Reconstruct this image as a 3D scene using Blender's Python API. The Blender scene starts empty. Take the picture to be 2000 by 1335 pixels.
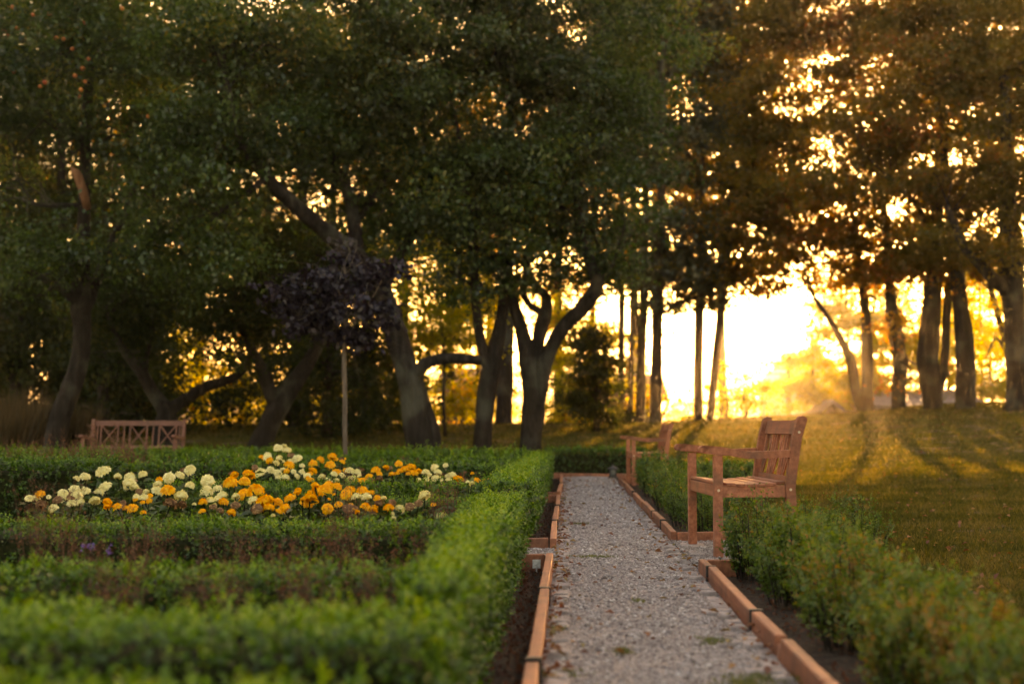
import bpy, math, random
import numpy as np
from mathutils import Matrix, Vector, Euler

# ------------------------------------------------------------------ camera, sky, sun, exposure
SC = bpy.context.scene
COL = SC.collection
R = math.radians
FPX = 2778.0                       # focal length in photo pixels (50 mm on a 36 mm sensor, 2000 px wide)
CAM_H = 0.79
YAW = math.atan(111 / FPX)
PITCH = math.atan(167.5 / FPX)
cam = bpy.data.cameras.new('camera')
cam_o = bpy.data.objects.new('camera', cam)
COL.objects.link(cam_o)
cam_o.location = (0, 0, CAM_H)
cam_o.rotation_euler = (math.pi / 2 + PITCH, 0, YAW)
cam.lens, cam.sensor_width = 50, 36
cam.clip_start, cam.clip_end = 0.05, 3000
cam.dof.use_dof = True
cam.dof.focus_distance = 8.9
cam.dof.aperture_fstop = 2.0
SC.camera = cam_o

SUN_AZ, SUN_EL = R(8.6), R(11.8)
world = bpy.data.worlds.new('World')
SC.world = world
world.use_nodes = True
_n = world.node_tree.nodes
sky = _n.new('ShaderNodeTexSky')
sky.sky_type = 'NISHITA'
sky.sun_disc = False
sky.sun_elevation, sky.sun_rotation = SUN_EL, SUN_AZ
sky.air_density, sky.dust_density, sky.ozone_density = 1.5, 2.6, 0.5
world.node_tree.links.new(sky.outputs[0], _n['Background'].inputs[0])
_n['Background'].inputs[1].default_value = 0.067

sun = bpy.data.lights.new('sun', 'SUN')
sun.energy, sun.angle, sun.color = 4.5, R(0.53), (1.0, 0.62, 0.26)
sun_o = bpy.data.objects.new('sun', sun)
COL.objects.link(sun_o)
SUN_DIR = Vector((math.sin(SUN_AZ) * math.cos(SUN_EL), math.cos(SUN_AZ) * math.cos(SUN_EL), math.sin(SUN_EL)))
sun_o.rotation_euler = SUN_DIR.to_track_quat('Z', 'Y').to_euler()
sun_o.location = (0, 0, 30)

vs = SC.view_settings
vs.view_transform, vs.look, vs.gamma, vs.use_curve_mapping = 'Standard', 'None', 1, False
vs.exposure = 3.12
vs.use_white_balance = True
vs.white_balance_temperature, vs.white_balance_tint = 9200, 26
HAZE_DENSITY = 0.00048
cy = SC.cycles
cy.max_bounces, cy.diffuse_bounces, cy.transmission_bounces, cy.glossy_bounces = 6, 4, 4, 1
cy.use_adaptive_sampling = True
cy.adaptive_threshold = 0.03
cy.volume_bounces = 0
cy.use_denoising = True
cy.caustics_reflective = cy.caustics_refractive = False
cy.sample_clamp_indirect = 8

# ------------------------------------------------------------------ helpers
CR = Euler(cam_o.rotation_euler).to_matrix()
def at(px, py, Y):
    """point seen at photo pixel (px, py) on the plane Y metres ahead"""
    d = CR @ Vector(((px - 1000) / FPX, (667.5 - py) / FPX, -1))
    return Vector((0, 0, CAM_H)) + d * (Y / d.y)
def mpp(Y): return Y / FPX
def sstep(a, b, x):
    t = np.clip((x - a) / (b - a), 0, 1)
    return t * t * (3 - 2 * t)
def H(X, Y):
    """ground height: level garden, low crest behind it, valley beyond"""
    X = np.asarray(X, float); Y = np.asarray(Y, float)
    h = 0.88 * sstep(20, 42, Y)
    h = h + np.clip(X - 2.0, 0, 22) * 0.052 * sstep(12, 36, Y)
    h = h + np.clip(X - 1.75, 0, 8) * 0.022 * sstep(1, 5, Y) * (1 - sstep(20, 40, Y) * .6)
    h = h - 4.6 * sstep(44, 80, Y) * (0.7 + 0.3 * sstep(-12, 4, X))
    h = h + 0.03 * np.sin(X * 1.3 + Y * .31) * sstep(2.0, 4.0, X) + 0.04 * np.sin(X * .5 - Y * .41) * sstep(24, 30, Y)
    return h
def hz(X, Y): return float(H(X, Y))
def wob(X, Y, s=1.0):
    return (np.sin(X * 1.7 * s + Y * 2.3 * s) + np.sin(X * 3.9 * s - Y * 1.1 * s + 1.3) + np.sin(X * 0.8 * s + Y * 5.1 * s + 4.)) / 3

def tag(o, label=None, cat=None, group=None, kind=None):
    for k, v in (('label', label), ('category', cat), ('group', group), ('kind', kind)):
        if v: o[k] = v
    return o
def empty(name, loc, rz=0.0):
    o = bpy.data.objects.new(name, None)
    o.empty_display_size = .1
    o.location = loc; o.rotation_euler = (0, 0, rz)
    COL.objects.link(o)
    return o
MASS = {'foliage', 'boughs', 'seed_heads', 'stems', 'crown', 'blades', 'petals'}
def link(name, me, parent=None, mat=None):
    o = bpy.data.objects.new(name, me)
    if mat and not me.materials: me.materials.append(mat)
    COL.objects.link(o)
    if parent is not None:
        o.parent = parent
        if name in MASS: o['kind'] = 'stuff'
    return o
def np_mesh(name, V, F, tint=None, smooth=False):
    """mesh from numpy verts (n,3) and faces (m,k); optional per-face float attribute 'tint'"""
    V = np.ascontiguousarray(V, np.float32); F = np.ascontiguousarray(F, np.int32)
    me = bpy.data.meshes.new(name)
    m, k = F.shape
    me.vertices.add(len(V)); me.vertices.foreach_set('co', V.ravel())
    me.loops.add(m * k); me.loops.foreach_set('vertex_index', F.ravel())
    me.polygons.add(m); me.polygons.foreach_set('loop_start', np.arange(0, m * k, k, dtype=np.int32))
    if smooth: me.polygons.foreach_set('use_smooth', np.ones(m, bool))
    if tint is not None:
        a = me.attributes.new('tint', 'FLOAT', 'FACE')
        a.data.foreach_set('value', np.ascontiguousarray(tint, np.float32))
    me.update(calc_edges=True)
    return me
class MB:
    """collects boxes, bars and tubes in plain lists"""
    def __init__(s): s.v = []; s.f = []
    def add(s, vs, fs):
        b = len(s.v); s.v += [tuple(v) for v in vs]; s.f += [tuple(i + b for i in f) for f in fs]
        return s
    def box(s, a, b, rot=None, at_=(0, 0, 0), bev=0.0):
        x0, y0, z0 = a; x1, y1, z1 = b
        if bev <= 0:
            vs = [(x0, y0, z0), (x1, y0, z0), (x1, y1, z0), (x0, y1, z0), (x0, y0, z1), (x1, y0, z1), (x1, y1, z1), (x0, y1, z1)]
            fs = [(3, 2, 1, 0), (4, 5, 6, 7), (0, 1, 5, 4), (1, 2, 6, 5), (2, 3, 7, 6), (3, 0, 4, 7)]
        else:
            e = bev; vs = []
            for z, ins in ((z0, e), (z0 + e, 0), (z1 - e, 0), (z1, e)):
                a0, a1, b0, b1 = x0 + ins, x1 - ins, y0 + ins, y1 - ins
                c = e * .6
                vs += [(a0 + c, b0, z), (a1 - c, b0, z), (a1, b0 + c, z), (a1, b1 - c, z), (a1 - c, b1, z), (a0 + c, b1, z), (a0, b1 - c, z), (a0, b0 + c, z)]
            fs = [tuple(range(7, -1, -1)), tuple(range(24, 32))]
            for r in range(3):
                for i in range(8):
                    j = (i + 1) % 8
                    fs.append((r * 8 + i, r * 8 + j, r * 8 + 8 + j, r * 8 + 8 + i))
        if rot is not None: vs = [rot @ Vector(v) for v in vs]
        vs = [(v[0] + at_[0], v[1] + at_[1], v[2] + at_[2]) for v in vs]
        return s.add(vs, fs)
    def bar(s, p, q, w, t, side=(0, 1, 0)):
        """rectangular bar from p to q, width w across, thickness t along 'side'"""
        p = Vector(p); q = Vector(q); d = (q - p).normalized(); n = Vector(side)
        n = (n - d * n.dot(d)).normalized(); u = d.cross(n)
        vs = []
        for c in (p, q):
            for a, b in ((-1, -1), (1, -1), (1, 1), (-1, 1)):
                vs.append(c + u * (a * w / 2) + n * (b * t / 2))
        return s.add(vs, [(3, 2, 1, 0), (4, 5, 6, 7), (0, 1, 5, 4), (1, 2, 6, 5), (2, 3, 7, 6), (3, 0, 4, 7)])
    def tube(s, pts, rad, n=8, lump=0.0, seed=0):
        rr = random.Random(seed)
        pts = [Vector(p) for p in pts]; m = len(pts); vs = []; fs = []
        ph = [rr.uniform(0, 6.28) for _ in range(4)]; ridge = [rr.uniform(-1, 1) for _ in range(n)]
        ref = Vector((0.31, 0.95, 0.05))
        for i, p in enumerate(pts):
            d = (pts[min(i + 1, m - 1)] - pts[max(i - 1, 0)])
            d = d.normalized() if d.length > 1e-9 else Vector((0, 0, 1))
            u = ref - d * ref.dot(d)
            if u.length < 1e-3: u = Vector((1, 0, 0)) - d * d.x
            u.normalize(); ref = u; w = d.cross(u)
            for k in range(n):
                a = 2 * math.pi * k / n
                r = rad[i] * (1 + lump * (math.sin(2 * a + ph[0] + i * .35) + .7 * math.sin(3 * a + ph[1] - i * .5) + 1.1 * ridge[(k + i // 6) % n] + rr.uniform(-.6, .6)))
                vs.append(p + (u * math.cos(a) + w * math.sin(a)) * r)
        for i in range(m - 1):
            for k in range(n):
                l = (k + 1) % n
                fs.append((i * n + k, i * n + l, i * n + n + l, i * n + n + k))
        fs.append(tuple(range(n - 1, -1, -1))); fs.append(tuple(range((m - 1) * n, m * n)))
        return s.add(vs, fs)
    def lathe(s, prof, n=16, c=(0, 0, 0)):
        vs = []; fs = []
        for r, z in prof:
            for k in range(n):
                a = 2 * math.pi * k / n
                vs.append((c[0] + r * math.cos(a), c[1] + r * math.sin(a), c[2] + z))
        for i in range(len(prof) - 1):
            for k in range(n):
                l = (k + 1) % n
                fs.append((i * n + k, i * n + l, i * n + n + l, i * n + n + k))
        fs.append(tuple(range(n - 1, -1, -1))); fs.append(tuple(range((len(prof) - 1) * n, len(prof) * n)))
        return s.add(vs, fs)
    def prism(s, prof, x0, x1):
        """closed (y,z) outline pushed from x0 to x1"""
        n = len(prof)
        vs = [(x0, y, z) for y, z in prof] + [(x1, y, z) for y, z in prof]
        fs = [tuple(range(n - 1, -1, -1)), tuple(range(n, 2 * n))]
        fs += [(i, (i + 1) % n, n + (i + 1) % n, n + i) for i in range(n)]
        return s.add(vs, fs)
    def mesh(s, name, smooth=False):
        me = bpy.data.meshes.new(name)
        me.from_pydata(s.v, [], s.f)
        if smooth: me.polygons.foreach_set('use_smooth', np.ones(len(me.polygons), bool))
        me.update()
        return me
    def build(s, name, mat, parent=None, smooth=False):
        return link(name, s.mesh(name, smooth), parent, mat)

def spline(pts, k=5):
    """Catmull-Rom through a list of tuples (any width)"""
    P = [np.array(p, float) for p in pts]
    P = [2 * P[0] - P[1]] + P + [2 * P[-1] - P[-2]]
    out = []
    for i in range(1, len(P) - 2):
        a, b, c, d = P[i - 1], P[i], P[i + 1], P[i + 2]
        for j in range(k):
            t = j / k
            out.append(.5 * ((2 * b) + (-a + c) * t + (2 * a - 5 * b + 4 * c - d) * t * t + (-a + 3 * b - 3 * c + d) * t ** 3))
    out.append(P[-2])
    return out

def leaf_cards(pos, axis, nrm, length, width, fold=.18, curl=.0):
    """rhombic folded leaves: pos base, axis long direction, nrm face normal (all (N,3)); returns V,F"""
    N = len(pos)
    axis = axis / (np.linalg.norm(axis, axis=1, keepdims=True) + 1e-9)
    nrm = nrm - axis * np.sum(nrm * axis, 1, keepdims=True)
    nrm = nrm / (np.linalg.norm(nrm, axis=1, keepdims=True) + 1e-9)
    side = np.cross(axis, nrm)
    L = np.broadcast_to(np.asarray(length, float), (N,))[:, None]; W = np.broadcast_to(np.asarray(width, float), (N,))[:, None]
    V = np.empty((N, 4, 3))
    V[:, 0] = pos
    mid = pos + axis * L * .45 + nrm * W * fold
    V[:, 1] = mid + side * W * .5
    V[:, 2] = pos + axis * L - nrm * L * curl
    V[:, 3] = mid - side * W * .5
    F = np.arange(N * 4).reshape(N, 4)
    return V.reshape(-1, 3), F
def unit(rng, n):
    v = rng.normal(size=(n, 3))
    return v / np.linalg.norm(v, axis=1, keepdims=True)

# ------------------------------------------------------------------ materials
class MT:
    def __init__(s, name):
        s.m = bpy.data.materials.new(name); s.m.use_nodes = True
        s.t = s.m.node_tree; s.n = s.t.nodes; s.n.clear()
        s.out = s.n.new('ShaderNodeOutputMaterial')
    def node(s, typ, **kw):
        n = s.n.new('ShaderNode' + typ)
        for k, v in kw.items():
            if hasattr(n, k): setattr(n, k, v)
            else: n.inputs[k.replace('_', ' ')].default_value = v
        return n
    def l(s, a, b): s.t.links.new(a, b)
    def ramp(s, fac, stops):
        r = s.node('ValToRGB'); e = r.color_ramp.elements
        while len(e) < len(stops): e.new(.5)
        for i, (p, c) in enumerate(stops):
            e[i].position = p; e[i].color = (*c, 1)
        s.l(fac, r.inputs[0]); return r.outputs[0]
    def noise(s, scale, detail=4, rough=.55, vec=None, out=0):
        n = s.node('TexNoise'); n.inputs['Scale'].default_value = scale; n.inputs['Detail'].default_value = detail
        n.inputs['Roughness'].default_value = rough
        if vec is not None: s.l(vec, n.inputs['Vector'])
        return n.outputs[out]
    def coord(s, kind='Object', scale=(1, 1, 1)):
        c = s.node('TexCoord'); m = s.node('Mapping'); m.inputs['Scale'].default_value = scale
        s.l(c.outputs[kind], m.inputs[0]); return m.outputs[0]
    def pos(s, scale=(1, 1, 1)):
        c = s.node('NewGeometry'); m = s.node('Mapping'); m.inputs['Scale'].default_value = scale
        s.l(c.outputs['Position'], m.inputs[0]); return m.outputs[0]
    def bump(s, h, strength, dist):
        b = s.node('Bump'); b.inputs['Strength'].default_value = strength; b.inputs['Distance'].default_value = dist
        s.l(h, b.inputs['Height']); return b.outputs[0]
    def principled(s, col, rough=.7, spec=.3, normal=None, metal=0):
        p = s.node('BsdfPrincipled')
        if isinstance(col, tuple): p.inputs['Base Color'].default_value = (*col, 1)
        else: s.l(col, p.inputs['Base Color'])
        if isinstance(rough, (int, float)): p.inputs['Roughness'].default_value = rough
        else: s.l(rough, p.inputs['Roughness'])
        p.inputs['Specular IOR Level'].default_value = spec; p.inputs['Metallic'].default_value = metal
        if normal is not None: s.l(normal, p.inputs['Normal'])
        s.l(p.outputs[0], s.out.inputs[0]); return s.m
    def mixc(s, fac, a, b, mode='MIX'):
        x = s.node('Mix'); x.data_type = 'RGBA'; x.blend_type = mode
        if isinstance(fac, (int, float)): x.inputs[0].default_value = fac
        else: s.l(fac, x.inputs[0])
        for i, c in ((6, a), (7, b)):
            if isinstance(c, tuple): x.inputs[i].default_value = (*c, 1)
            else: s.l(c, x.inputs[i])
        return x.outputs[2]

def leaf_mat(name, stops, trans=.42, tmul=(2.0, 1.75, .55), gloss=.06, rough=.45):
    """two-sided leaf: reflects its colour, lets a yellower light through"""
    m = MT(name)
    a = m.node('Attribute'); a.attribute_name = 'tint'
    col = m.ramp(a.outputs['Fac'], stops)
    d = m.node('BsdfDiffuse'); m.l(col, d.inputs[0])
    t = m.node('BsdfTranslucent'); m.l(m.mixc(1.0, col, tmul, 'MULTIPLY'), t.inputs[0])
    mx = m.node('MixShader'); mx.inputs[0].default_value = trans
    m.l(d.outputs[0], mx.inputs[1]); m.l(t.outputs[0], mx.inputs[2])
    g = m.node('BsdfGlossy'); g.inputs['Roughness'].default_value = rough; g.inputs[0].default_value = (.9, .9, .9, 1)
    m2 = m.node('MixShader'); m2.inputs[0].default_value = gloss
    m.l(mx.outputs[0], m2.inputs[1]); m.l(g.outputs[0], m2.inputs[2])
    m.l(m2.outputs[0], m.out.inputs[0])
    return m.m

M = {}
M['apple_leaf'] = leaf_mat('apple_leaf', [(0, (.011, .030, .009)), (.45, (.026, .060, .014)), (.8, (.062, .108, .022)), (1, (.14, .13, .024))], gloss=.04, tmul=(2.3, 2.0, .5))
M['dark_leaf'] = leaf_mat('dark_leaf', [(0, (.010, .021, .006)), (.6, (.022, .036, .009)), (1, (.060, .060, .014))], gloss=.012)
M['autumn_leaf'] = leaf_mat('autumn_leaf', [(0, (.052, .056, .011)), (.5, (.098, .082, .015)), (.8, (.140, .088, .016)), (1, (.19, .068, .016))], gloss=.015, trans=.58, tmul=(3.0, 2.3, .45))
M['gold_leaf'] = leaf_mat('gold_leaf', [(0, (.10, .125, .016)), (.5, (.16, .165, .018)), (.85, (.21, .165, .016)), (1, (.24, .095, .014))], trans=.62, tmul=(3.0, 2.6, .35), gloss=.01)
M['needle'] = leaf_mat('needle', [(0, (.030, .045, .020)), (.7, (.048, .060, .024)), (1, (.075, .066, .026))], trans=.25)
M['plum_leaf'] = leaf_mat('plum_leaf', [(0, (.011, .009, .015)), (.6, (.020, .016, .027)), (1, (.034, .027, .044))], trans=.15, tmul=(1.6, .8, .7), gloss=.03)
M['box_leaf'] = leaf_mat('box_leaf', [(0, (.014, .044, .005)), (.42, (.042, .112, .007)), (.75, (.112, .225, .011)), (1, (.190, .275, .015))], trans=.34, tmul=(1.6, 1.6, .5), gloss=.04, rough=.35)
M['young_box'] = leaf_mat('young_box', [(0, (.024, .056, .010)), (.45, (.050, .108, .013)), (.78, (.100, .155, .018)), (1, (.200, .105, .018))], trans=.40, tmul=(1.8, 1.6, .5), gloss=.035)
M['flower_leaf'] = leaf_mat('flower_leaf', [(0, (.026, .058, .020)), (.6, (.045, .085, .030)), (1, (.075, .11, .035))], trans=.3)
M['grass'] = leaf_mat('grass', [(0, (.036, .042, .012)), (.45, (.068, .060, .018)), (.75, (.112, .082, .034)), (1, (.165, .118, .060))], trans=.28, tmul=(1.7, 1.8, .20), gloss=.0)
M['dry_stem'] = leaf_mat('dry_stem', [(0, (.085, .040, .026)), (.6, (.135, .062, .040)), (1, (.20, .105, .065))], trans=.3, tmul=(1.4, 1, .7), gloss=.02)
M['straw'] = leaf_mat('straw', [(0, (.035, .028, .014)), (.6, (.065, .048, .022)), (1, (.11, .08, .04))], trans=.4, tmul=(1.5, 1.1, .6), gloss=.02)
M['petal_orange'] = leaf_mat('petal_orange', [(0, (.80, .32, .006)), (.5, (.93, .48, .010)), (1, (.95, .62, .025))], trans=.3, tmul=(1.1, .9, .5), gloss=.02)
M['petal_cream'] = leaf_mat('petal_cream', [(0, (.68, .62, .28)), (.5, (.84, .79, .40)), (1, (.88, .85, .52))], trans=.3, tmul=(1.1, 1.0, .7), gloss=.02)
M['petal_brown'] = leaf_mat('petal_brown', [(0, (.13, .065, .030)), (.5, (.24, .125, .060)), (1, (.42, .27, .12))], trans=.2, tmul=(1.1, .9, .6), gloss=.02)
M['petal_violet'] = leaf_mat('petal_violet', [(0, (.10, .04, .30)), (1, (.20, .09, .45))], trans=.2, tmul=(1, 1, 1))
M['litter'] = leaf_mat('litter', [(0, (.12, .040, .022)), (.4, (.22, .075, .030)), (.75, (.30, .15, .050)), (1, (.20, .16, .05))], trans=.2, tmul=(1.2, .9, .5), gloss=.04)
M['moss'] = leaf_mat('moss', [(0, (.05, .07, .016)), (1, (.13, .14, .03))], trans=.3)

def bark_mat(name, c0, c1, c2, sc=9.0):
    m = MT(name); v = m.pos((1, 1, .28)); v2 = m.pos()
    n = m.noise(sc, 6, .65, v); big = m.noise(1.4, 3, .5, v2)
    c = m.ramp(n, [(.28, c0), (.55, c1), (.78, c2)])
    c = m.mixc(m.ramp(big, [(.52, (0, 0, 0)), (.68, (1, 1, 1))]), c, m.mixc(.5, c, (.12, .125, .10)))
    return m.principled(c, .9, .15, m.bump(n, 1.0, .14))
M['bark_apple'] = bark_mat('bark_apple', (.011, .009, .008), (.032, .026, .023), (.078, .065, .058))
M['bark_pine'] = bark_mat('bark_pine', (.026, .018, .013), (.07, .046, .032), (.13, .085, .06), 7)
M['bark_dark'] = bark_mat('bark_dark', (.013, .010, .0085), (.033, .026, .021), (.065, .053, .044), 7)
m = MT('stake_bark'); M['stake_bark'] = m.principled(m.ramp(m.noise(30, 3, .5, m.pos((1, 1, .15))), [(.3, (.07, .054, .044)), (.7, (.15, .12, .10))]), .8, .2)
m = MT('torn_wood'); M['torn_wood'] = m.principled(m.ramp(m.noise(18, 4, .6, m.pos((1, 1, .1))), [(.3, (.16, .07, .04)), (.7, (.34, .17, .10))]), .8, .2)

def wood_mat(name, c0, c1, c2, grain=(1.5, 40, 40), kind='Object'):
    m = MT(name); v = m.coord(kind, grain)
    oi = m.node('ObjectInfo')
    ad = m.node('VectorMath'); ad.operation = 'ADD'; m.l(v, ad.inputs[0])
    sc = m.node('VectorMath'); sc.operation = 'SCALE'; sc.inputs['Scale'].default_value = 60; 
    cmb = m.node('CombineXYZ'); m.l(oi.outputs['Random'], cmb.inputs[0]); m.l(oi.outputs['Random'], cmb.inputs[1]); m.l(oi.outputs['Random'], cmb.inputs[2])
    m.l(cmb.outputs[0], sc.inputs[0]); m.l(sc.outputs[0], ad.inputs[1])
    n = m.noise(1.0, 5, .6, ad.outputs[0])
    c = m.ramp(n, [(.3, c0), (.52, c1), (.75, c2)])
    blot = m.noise(5, 4, .6, m.pos())
    c = m.mixc(m.ramp(blot, [(.45, (0, 0, 0)), (.72, (.75, .75, .75))]), c, (.095, .052, .038))
    hs = m.node('HueSaturation'); m.l(c, hs.inputs['Color'])
    mp = m.node('MapRange'); mp.inputs[3].default_value = .8; mp.inputs[4].default_value = 1.18; m.l(oi.outputs['Random'], mp.inputs[0])
    m.l(mp.outputs[0], hs.inputs['Value'])
    return m.principled(hs.outputs[0], .62, .35, m.bump(n, .35, .004))
M['teak'] = wood_mat('teak', (.21, .066, .036), (.33, .110, .060), (.43, .170, .100))
M['teak_old'] = wood_mat('teak_old', (.15, .062, .046), (.22, .095, .072), (.28, .135, .105))
M['edging'] = wood_mat('edging', (.20, .066, .036), (.33, .116, .062), (.44, .180, .100), (40, 1.5, 40))
m = MT('black_band'); M['black_band'] = m.principled((.02, .02, .021), .55, .4)
m = MT('bolt_metal'); M['bolt_metal'] = m.principled((.55, .45, .36), .45, .5, metal=.5)
m = MT('lantern_iron'); M['lantern_iron'] = m.principled(m.ramp(m.noise(60, 3, .5, m.pos()), [(.3, (.022, .022, .026)), (.7, (.05, .048, .05))]), .5, .5, metal=.3)
m = MT('lantern_glass'); M['lantern_glass'] = m.principled((.10, .105, .10), .15, .5)
m = MT('candle_wax'); M['candle_wax'] = m.principled((.75, .70, .58), .5, .4)
m = MT('tag_plastic'); M['tag_plastic'] = m.principled(m.ramp(m.noise(60, 3, .6, m.pos()), [(.35, (.45, .44, .42)), (.6, (.75, .75, .74))]), .4, .4)

# path, soil and lawn ground
m = MT('gravel_bed'); v = m.pos()
vo = m.node('TexVoronoi'); vo.inputs['Scale'].default_value = 95; m.l(v, vo.inputs['Vector'])
fine = m.noise(220, 3, .7, v); patch = m.noise(2.2, 4, .6, v)
c = m.ramp(vo.outputs['Color'], [(.15, (.12, .098, .098)), (.45, (.25, .212, .212)), (.7, (.37, .325, .325)), (.95, (.58, .53, .53))])
c = m.mixc(m.ramp(patch, [(.42, (.0, .0, .0)), (.7, (.75, .75, .75))]), c, m.mixc(.55, c, (.25, .205, .195)))
c = m.mixc(.25, c, m.ramp(fine, [(.3, (.08, .065, .06)), (.7, (.45, .40, .385))]))
h = m.node('Math'); h.operation = 'MULTIPLY'; h.inputs[1].default_value = -1.0; m.l(vo.outputs['Distance'], h.inputs[0])
M['gravel_bed'] = m.principled(c, .85, .25, m.bump(h.outputs[0], .9, .012))
m = MT('pebble'); a = m.node('Attribute'); a.attribute_name = 'tint'
M['pebble'] = m.principled(m.ramp(a.outputs['Fac'], [(0, (.09, .074, .074)), (.35, (.22, .188, .188)), (.75, (.40, .36, .36)), (1, (.70, .66, .66))]), .75, .3)
m = MT('sett_stone'); v = m.pos(); n = m.noise(28, 5, .65, v)
M['sett_stone'] = m.principled(m.ramp(n, [(.3, (.17, .14, .135)), (.55, (.31, .265, .26)), (.75, (.43, .385, .375))]), .85, .25, m.bump(n, .5, .01))
m = MT('soil'); v = m.pos(); n = m.noise(26, 6, .7, v)
M['soil'] = m.principled(m.ramp(n, [(.3, (.022, .016, .013)), (.55, (.055, .040, .031)), (.8, (.12, .088, .068))]), .95, .15, m.bump(n, .9, .03))
m = MT('lawn_ground'); v = m.pos(); n = m.noise(.55, 5, .6, v); n2 = m.noise(14, 5, .7, v); n3 = m.noise(1.7, 4, .6, v)
c = m.ramp(n, [(.3, (.034, .046, .010)), (.5, (.062, .060, .015)), (.68, (.100, .074, .026))])
c = m.mixc(.4, c, m.ramp(n2, [(.3, (.03, .038, .008)), (.7, (.13, .10, .034))]))
c = m.mixc(m.ramp(n3, [(.56, (0, 0, 0)), (.68, (.9, .9, .9))]), c, (.150, .105, .082))
M['lawn_ground'] = m.principled(c, 1.0, .0, m.bump(n2, .8, .05))
m = MT('hill_wood'); v = m.pos((1, 1, 1)); n = m.noise(.12, 6, .7, v)
M['hill_wood'] = m.principled(m.ramp(n, [(.3, (.05, .06, .03)), (.7, (.11, .11, .05))]), .95, .1, m.bump(n, 1, 2))
# houses
m = MT('render_wall'); M['render_wall'] = m.principled(m.ramp(m.noise(2, 5, .6, m.pos()), [(.3, (.46, .38, .32)), (.7, (.58, .50, .43))]), .9, .15)
m = MT('mauve_wall'); M['mauve_wall'] = m.principled(m.ramp(m.noise(2, 5, .6, m.pos()), [(.3, (.30, .24, .26)), (.7, (.40, .33, .35))]), .9, .15)
m = MT('roof_tile'); v = m.pos(); w = m.node('TexWave'); w.inputs['Scale'].default_value = 1.6; w.bands_direction = 'Z'; w.inputs['Distortion'].default_value = 1.0; m.l(v, w.inputs['Vector'])
M['roof_tile'] = m.principled(m.ramp(m.noise(4, 5, .6, v), [(.3, (.20, .105, .085)), (.7, (.33, .19, .15))]), .8, .2, m.bump(w.outputs[0], .5, .05))
m = MT('grey_roof'); v = m.pos(); w = m.node('TexWave'); w.inputs['Scale'].default_value = 1.6; w.bands_direction = 'Z'; m.l(v, w.inputs['Vector'])
M['grey_roof'] = m.principled(m.ramp(m.noise(4, 5, .6, v), [(.3, (.16, .135, .145)), (.7, (.26, .225, .235))]), .75, .25, m.bump(w.outputs[0], .5, .05))
m = MT('window_glass'); M['window_glass'] = m.principled((.03, .035, .04), .08, .6)
m = MT('white_frame'); M['white_frame'] = m.principled((.28, .23, .21), .5, .3)
m = MT('cable_rubber'); M['cable_rubber'] = m.principled((.02, .02, .02), .6, .3)
m = MT('apple_skin'); M['apple_skin'] = m.principled(m.ramp(m.noise(12, 2, .5, m.pos()), [(.35, (.42, .07, .03)), (.65, (.55, .22, .05))]), .4, .4)

# ------------------------------------------------------------------ the setting
def grid_sheet(name, xs, ys, zf, mat, kind='structure'):
    xs = np.asarray(xs, float); ys = np.asarray(ys, float)
    X, Y = np.meshgrid(xs, ys)
    V = np.stack([X, Y, zf(X, Y)], -1).reshape(-1, 3)
    nx = len(xs); i, j = np.meshgrid(np.arange(nx - 1), np.arange(len(ys) - 1))
    a = (j * nx + i).ravel()
    F = np.stack([a, a + 1, a + nx + 1, a + nx], 1)
    o = link(name, np_mesh(name, V, F, smooth=True), None, mat)
    tag(o, kind=kind); return o
gx = np.concatenate([[-1680, -800, -400, -200, -120, -80, -60], np.linspace(-40, -10, 20), np.linspace(-9.5, 14, 70), np.linspace(15, 40, 16), [60, 80, 120, 200, 400, 800, 1680]])
gy = np.concatenate([np.linspace(-60, 0, 10), np.linspace(.4, 24, 60), np.linspace(24.3, 48, 60), np.linspace(49, 100, 24), np.array([105, 120, 150, 200, 300, 450, 700, 1000, 1400, 1750])])
grid_sheet('lawn', gx, gy, lambda X, Y: H(X, Y) - .012, M['lawn_ground'])
grid_sheet('garden_soil', np.linspace(-9, 1.62, 70), np.linspace(-3, 22.75, 140), lambda X, Y: H(X, Y) + .004 + .012 * (wob(X, Y, 3) ) * (1 - sstep(.9, 1.5, X)) - .03 * sstep(1.35, 1.6, X), M['soil'])
# far wooded hill closing the valley
def hill_h(X, Y):
    r = 62 + 16 * np.sin(X * .0031 + .2) + 9 * np.sin(X * .009 + 1) + 3.0 * np.sin(X * .031) + 1.5 * np.sin(X * .09)
    return -8 + (r + 8) * sstep(1050, 1500, Y) * (1 - .5 * sstep(1560, 1700, Y))
grid_sheet('distant_hill', np.linspace(-1650, 1650, 200), np.linspace(1040, 1700, 30), hill_h, M['hill_wood'])

# gravel path with its side openings
PX0, PX1 = -0.085, 0.688
gp_mb = MB()
def sheet(mb, x0, x1, y0, y1, z, nx, ny):
    vs = []; fs = []
    for j in range(ny + 1):
        for i in range(nx + 1):
            x = x0 + (x1 - x0) * i / nx; y = y0 + (y1 - y0) * j / ny
            vs.append((x, y, z + hz(x, y) + .006 * float(wob(x, y, 2.1)) - .012 * ((2 * (x - x0) / (x1 - x0) - 1) ** 2 if nx > 4 else 0)))
    for j in range(ny):
        for i in range(nx):
            a = j * (nx + 1) + i
            fs.append((a, a + 1, a + nx + 2, a + nx + 1))
    mb.add(vs, fs)
sheet(gp_mb, PX0 - .01, PX1 + .01, -2, 21.9, .034, 10, 180)
sheet(gp_mb, PX1 + .011, 1.45, 7.72, 9.72, .026, 4, 10)
sheet(gp_mb, -1.1, PX0 - .011, 8.02, 9.06, .026, 4, 8)
path = gp_mb.build('gravel_path', M['gravel_bed'], None, True)
tag(path, kind='structure')

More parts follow.
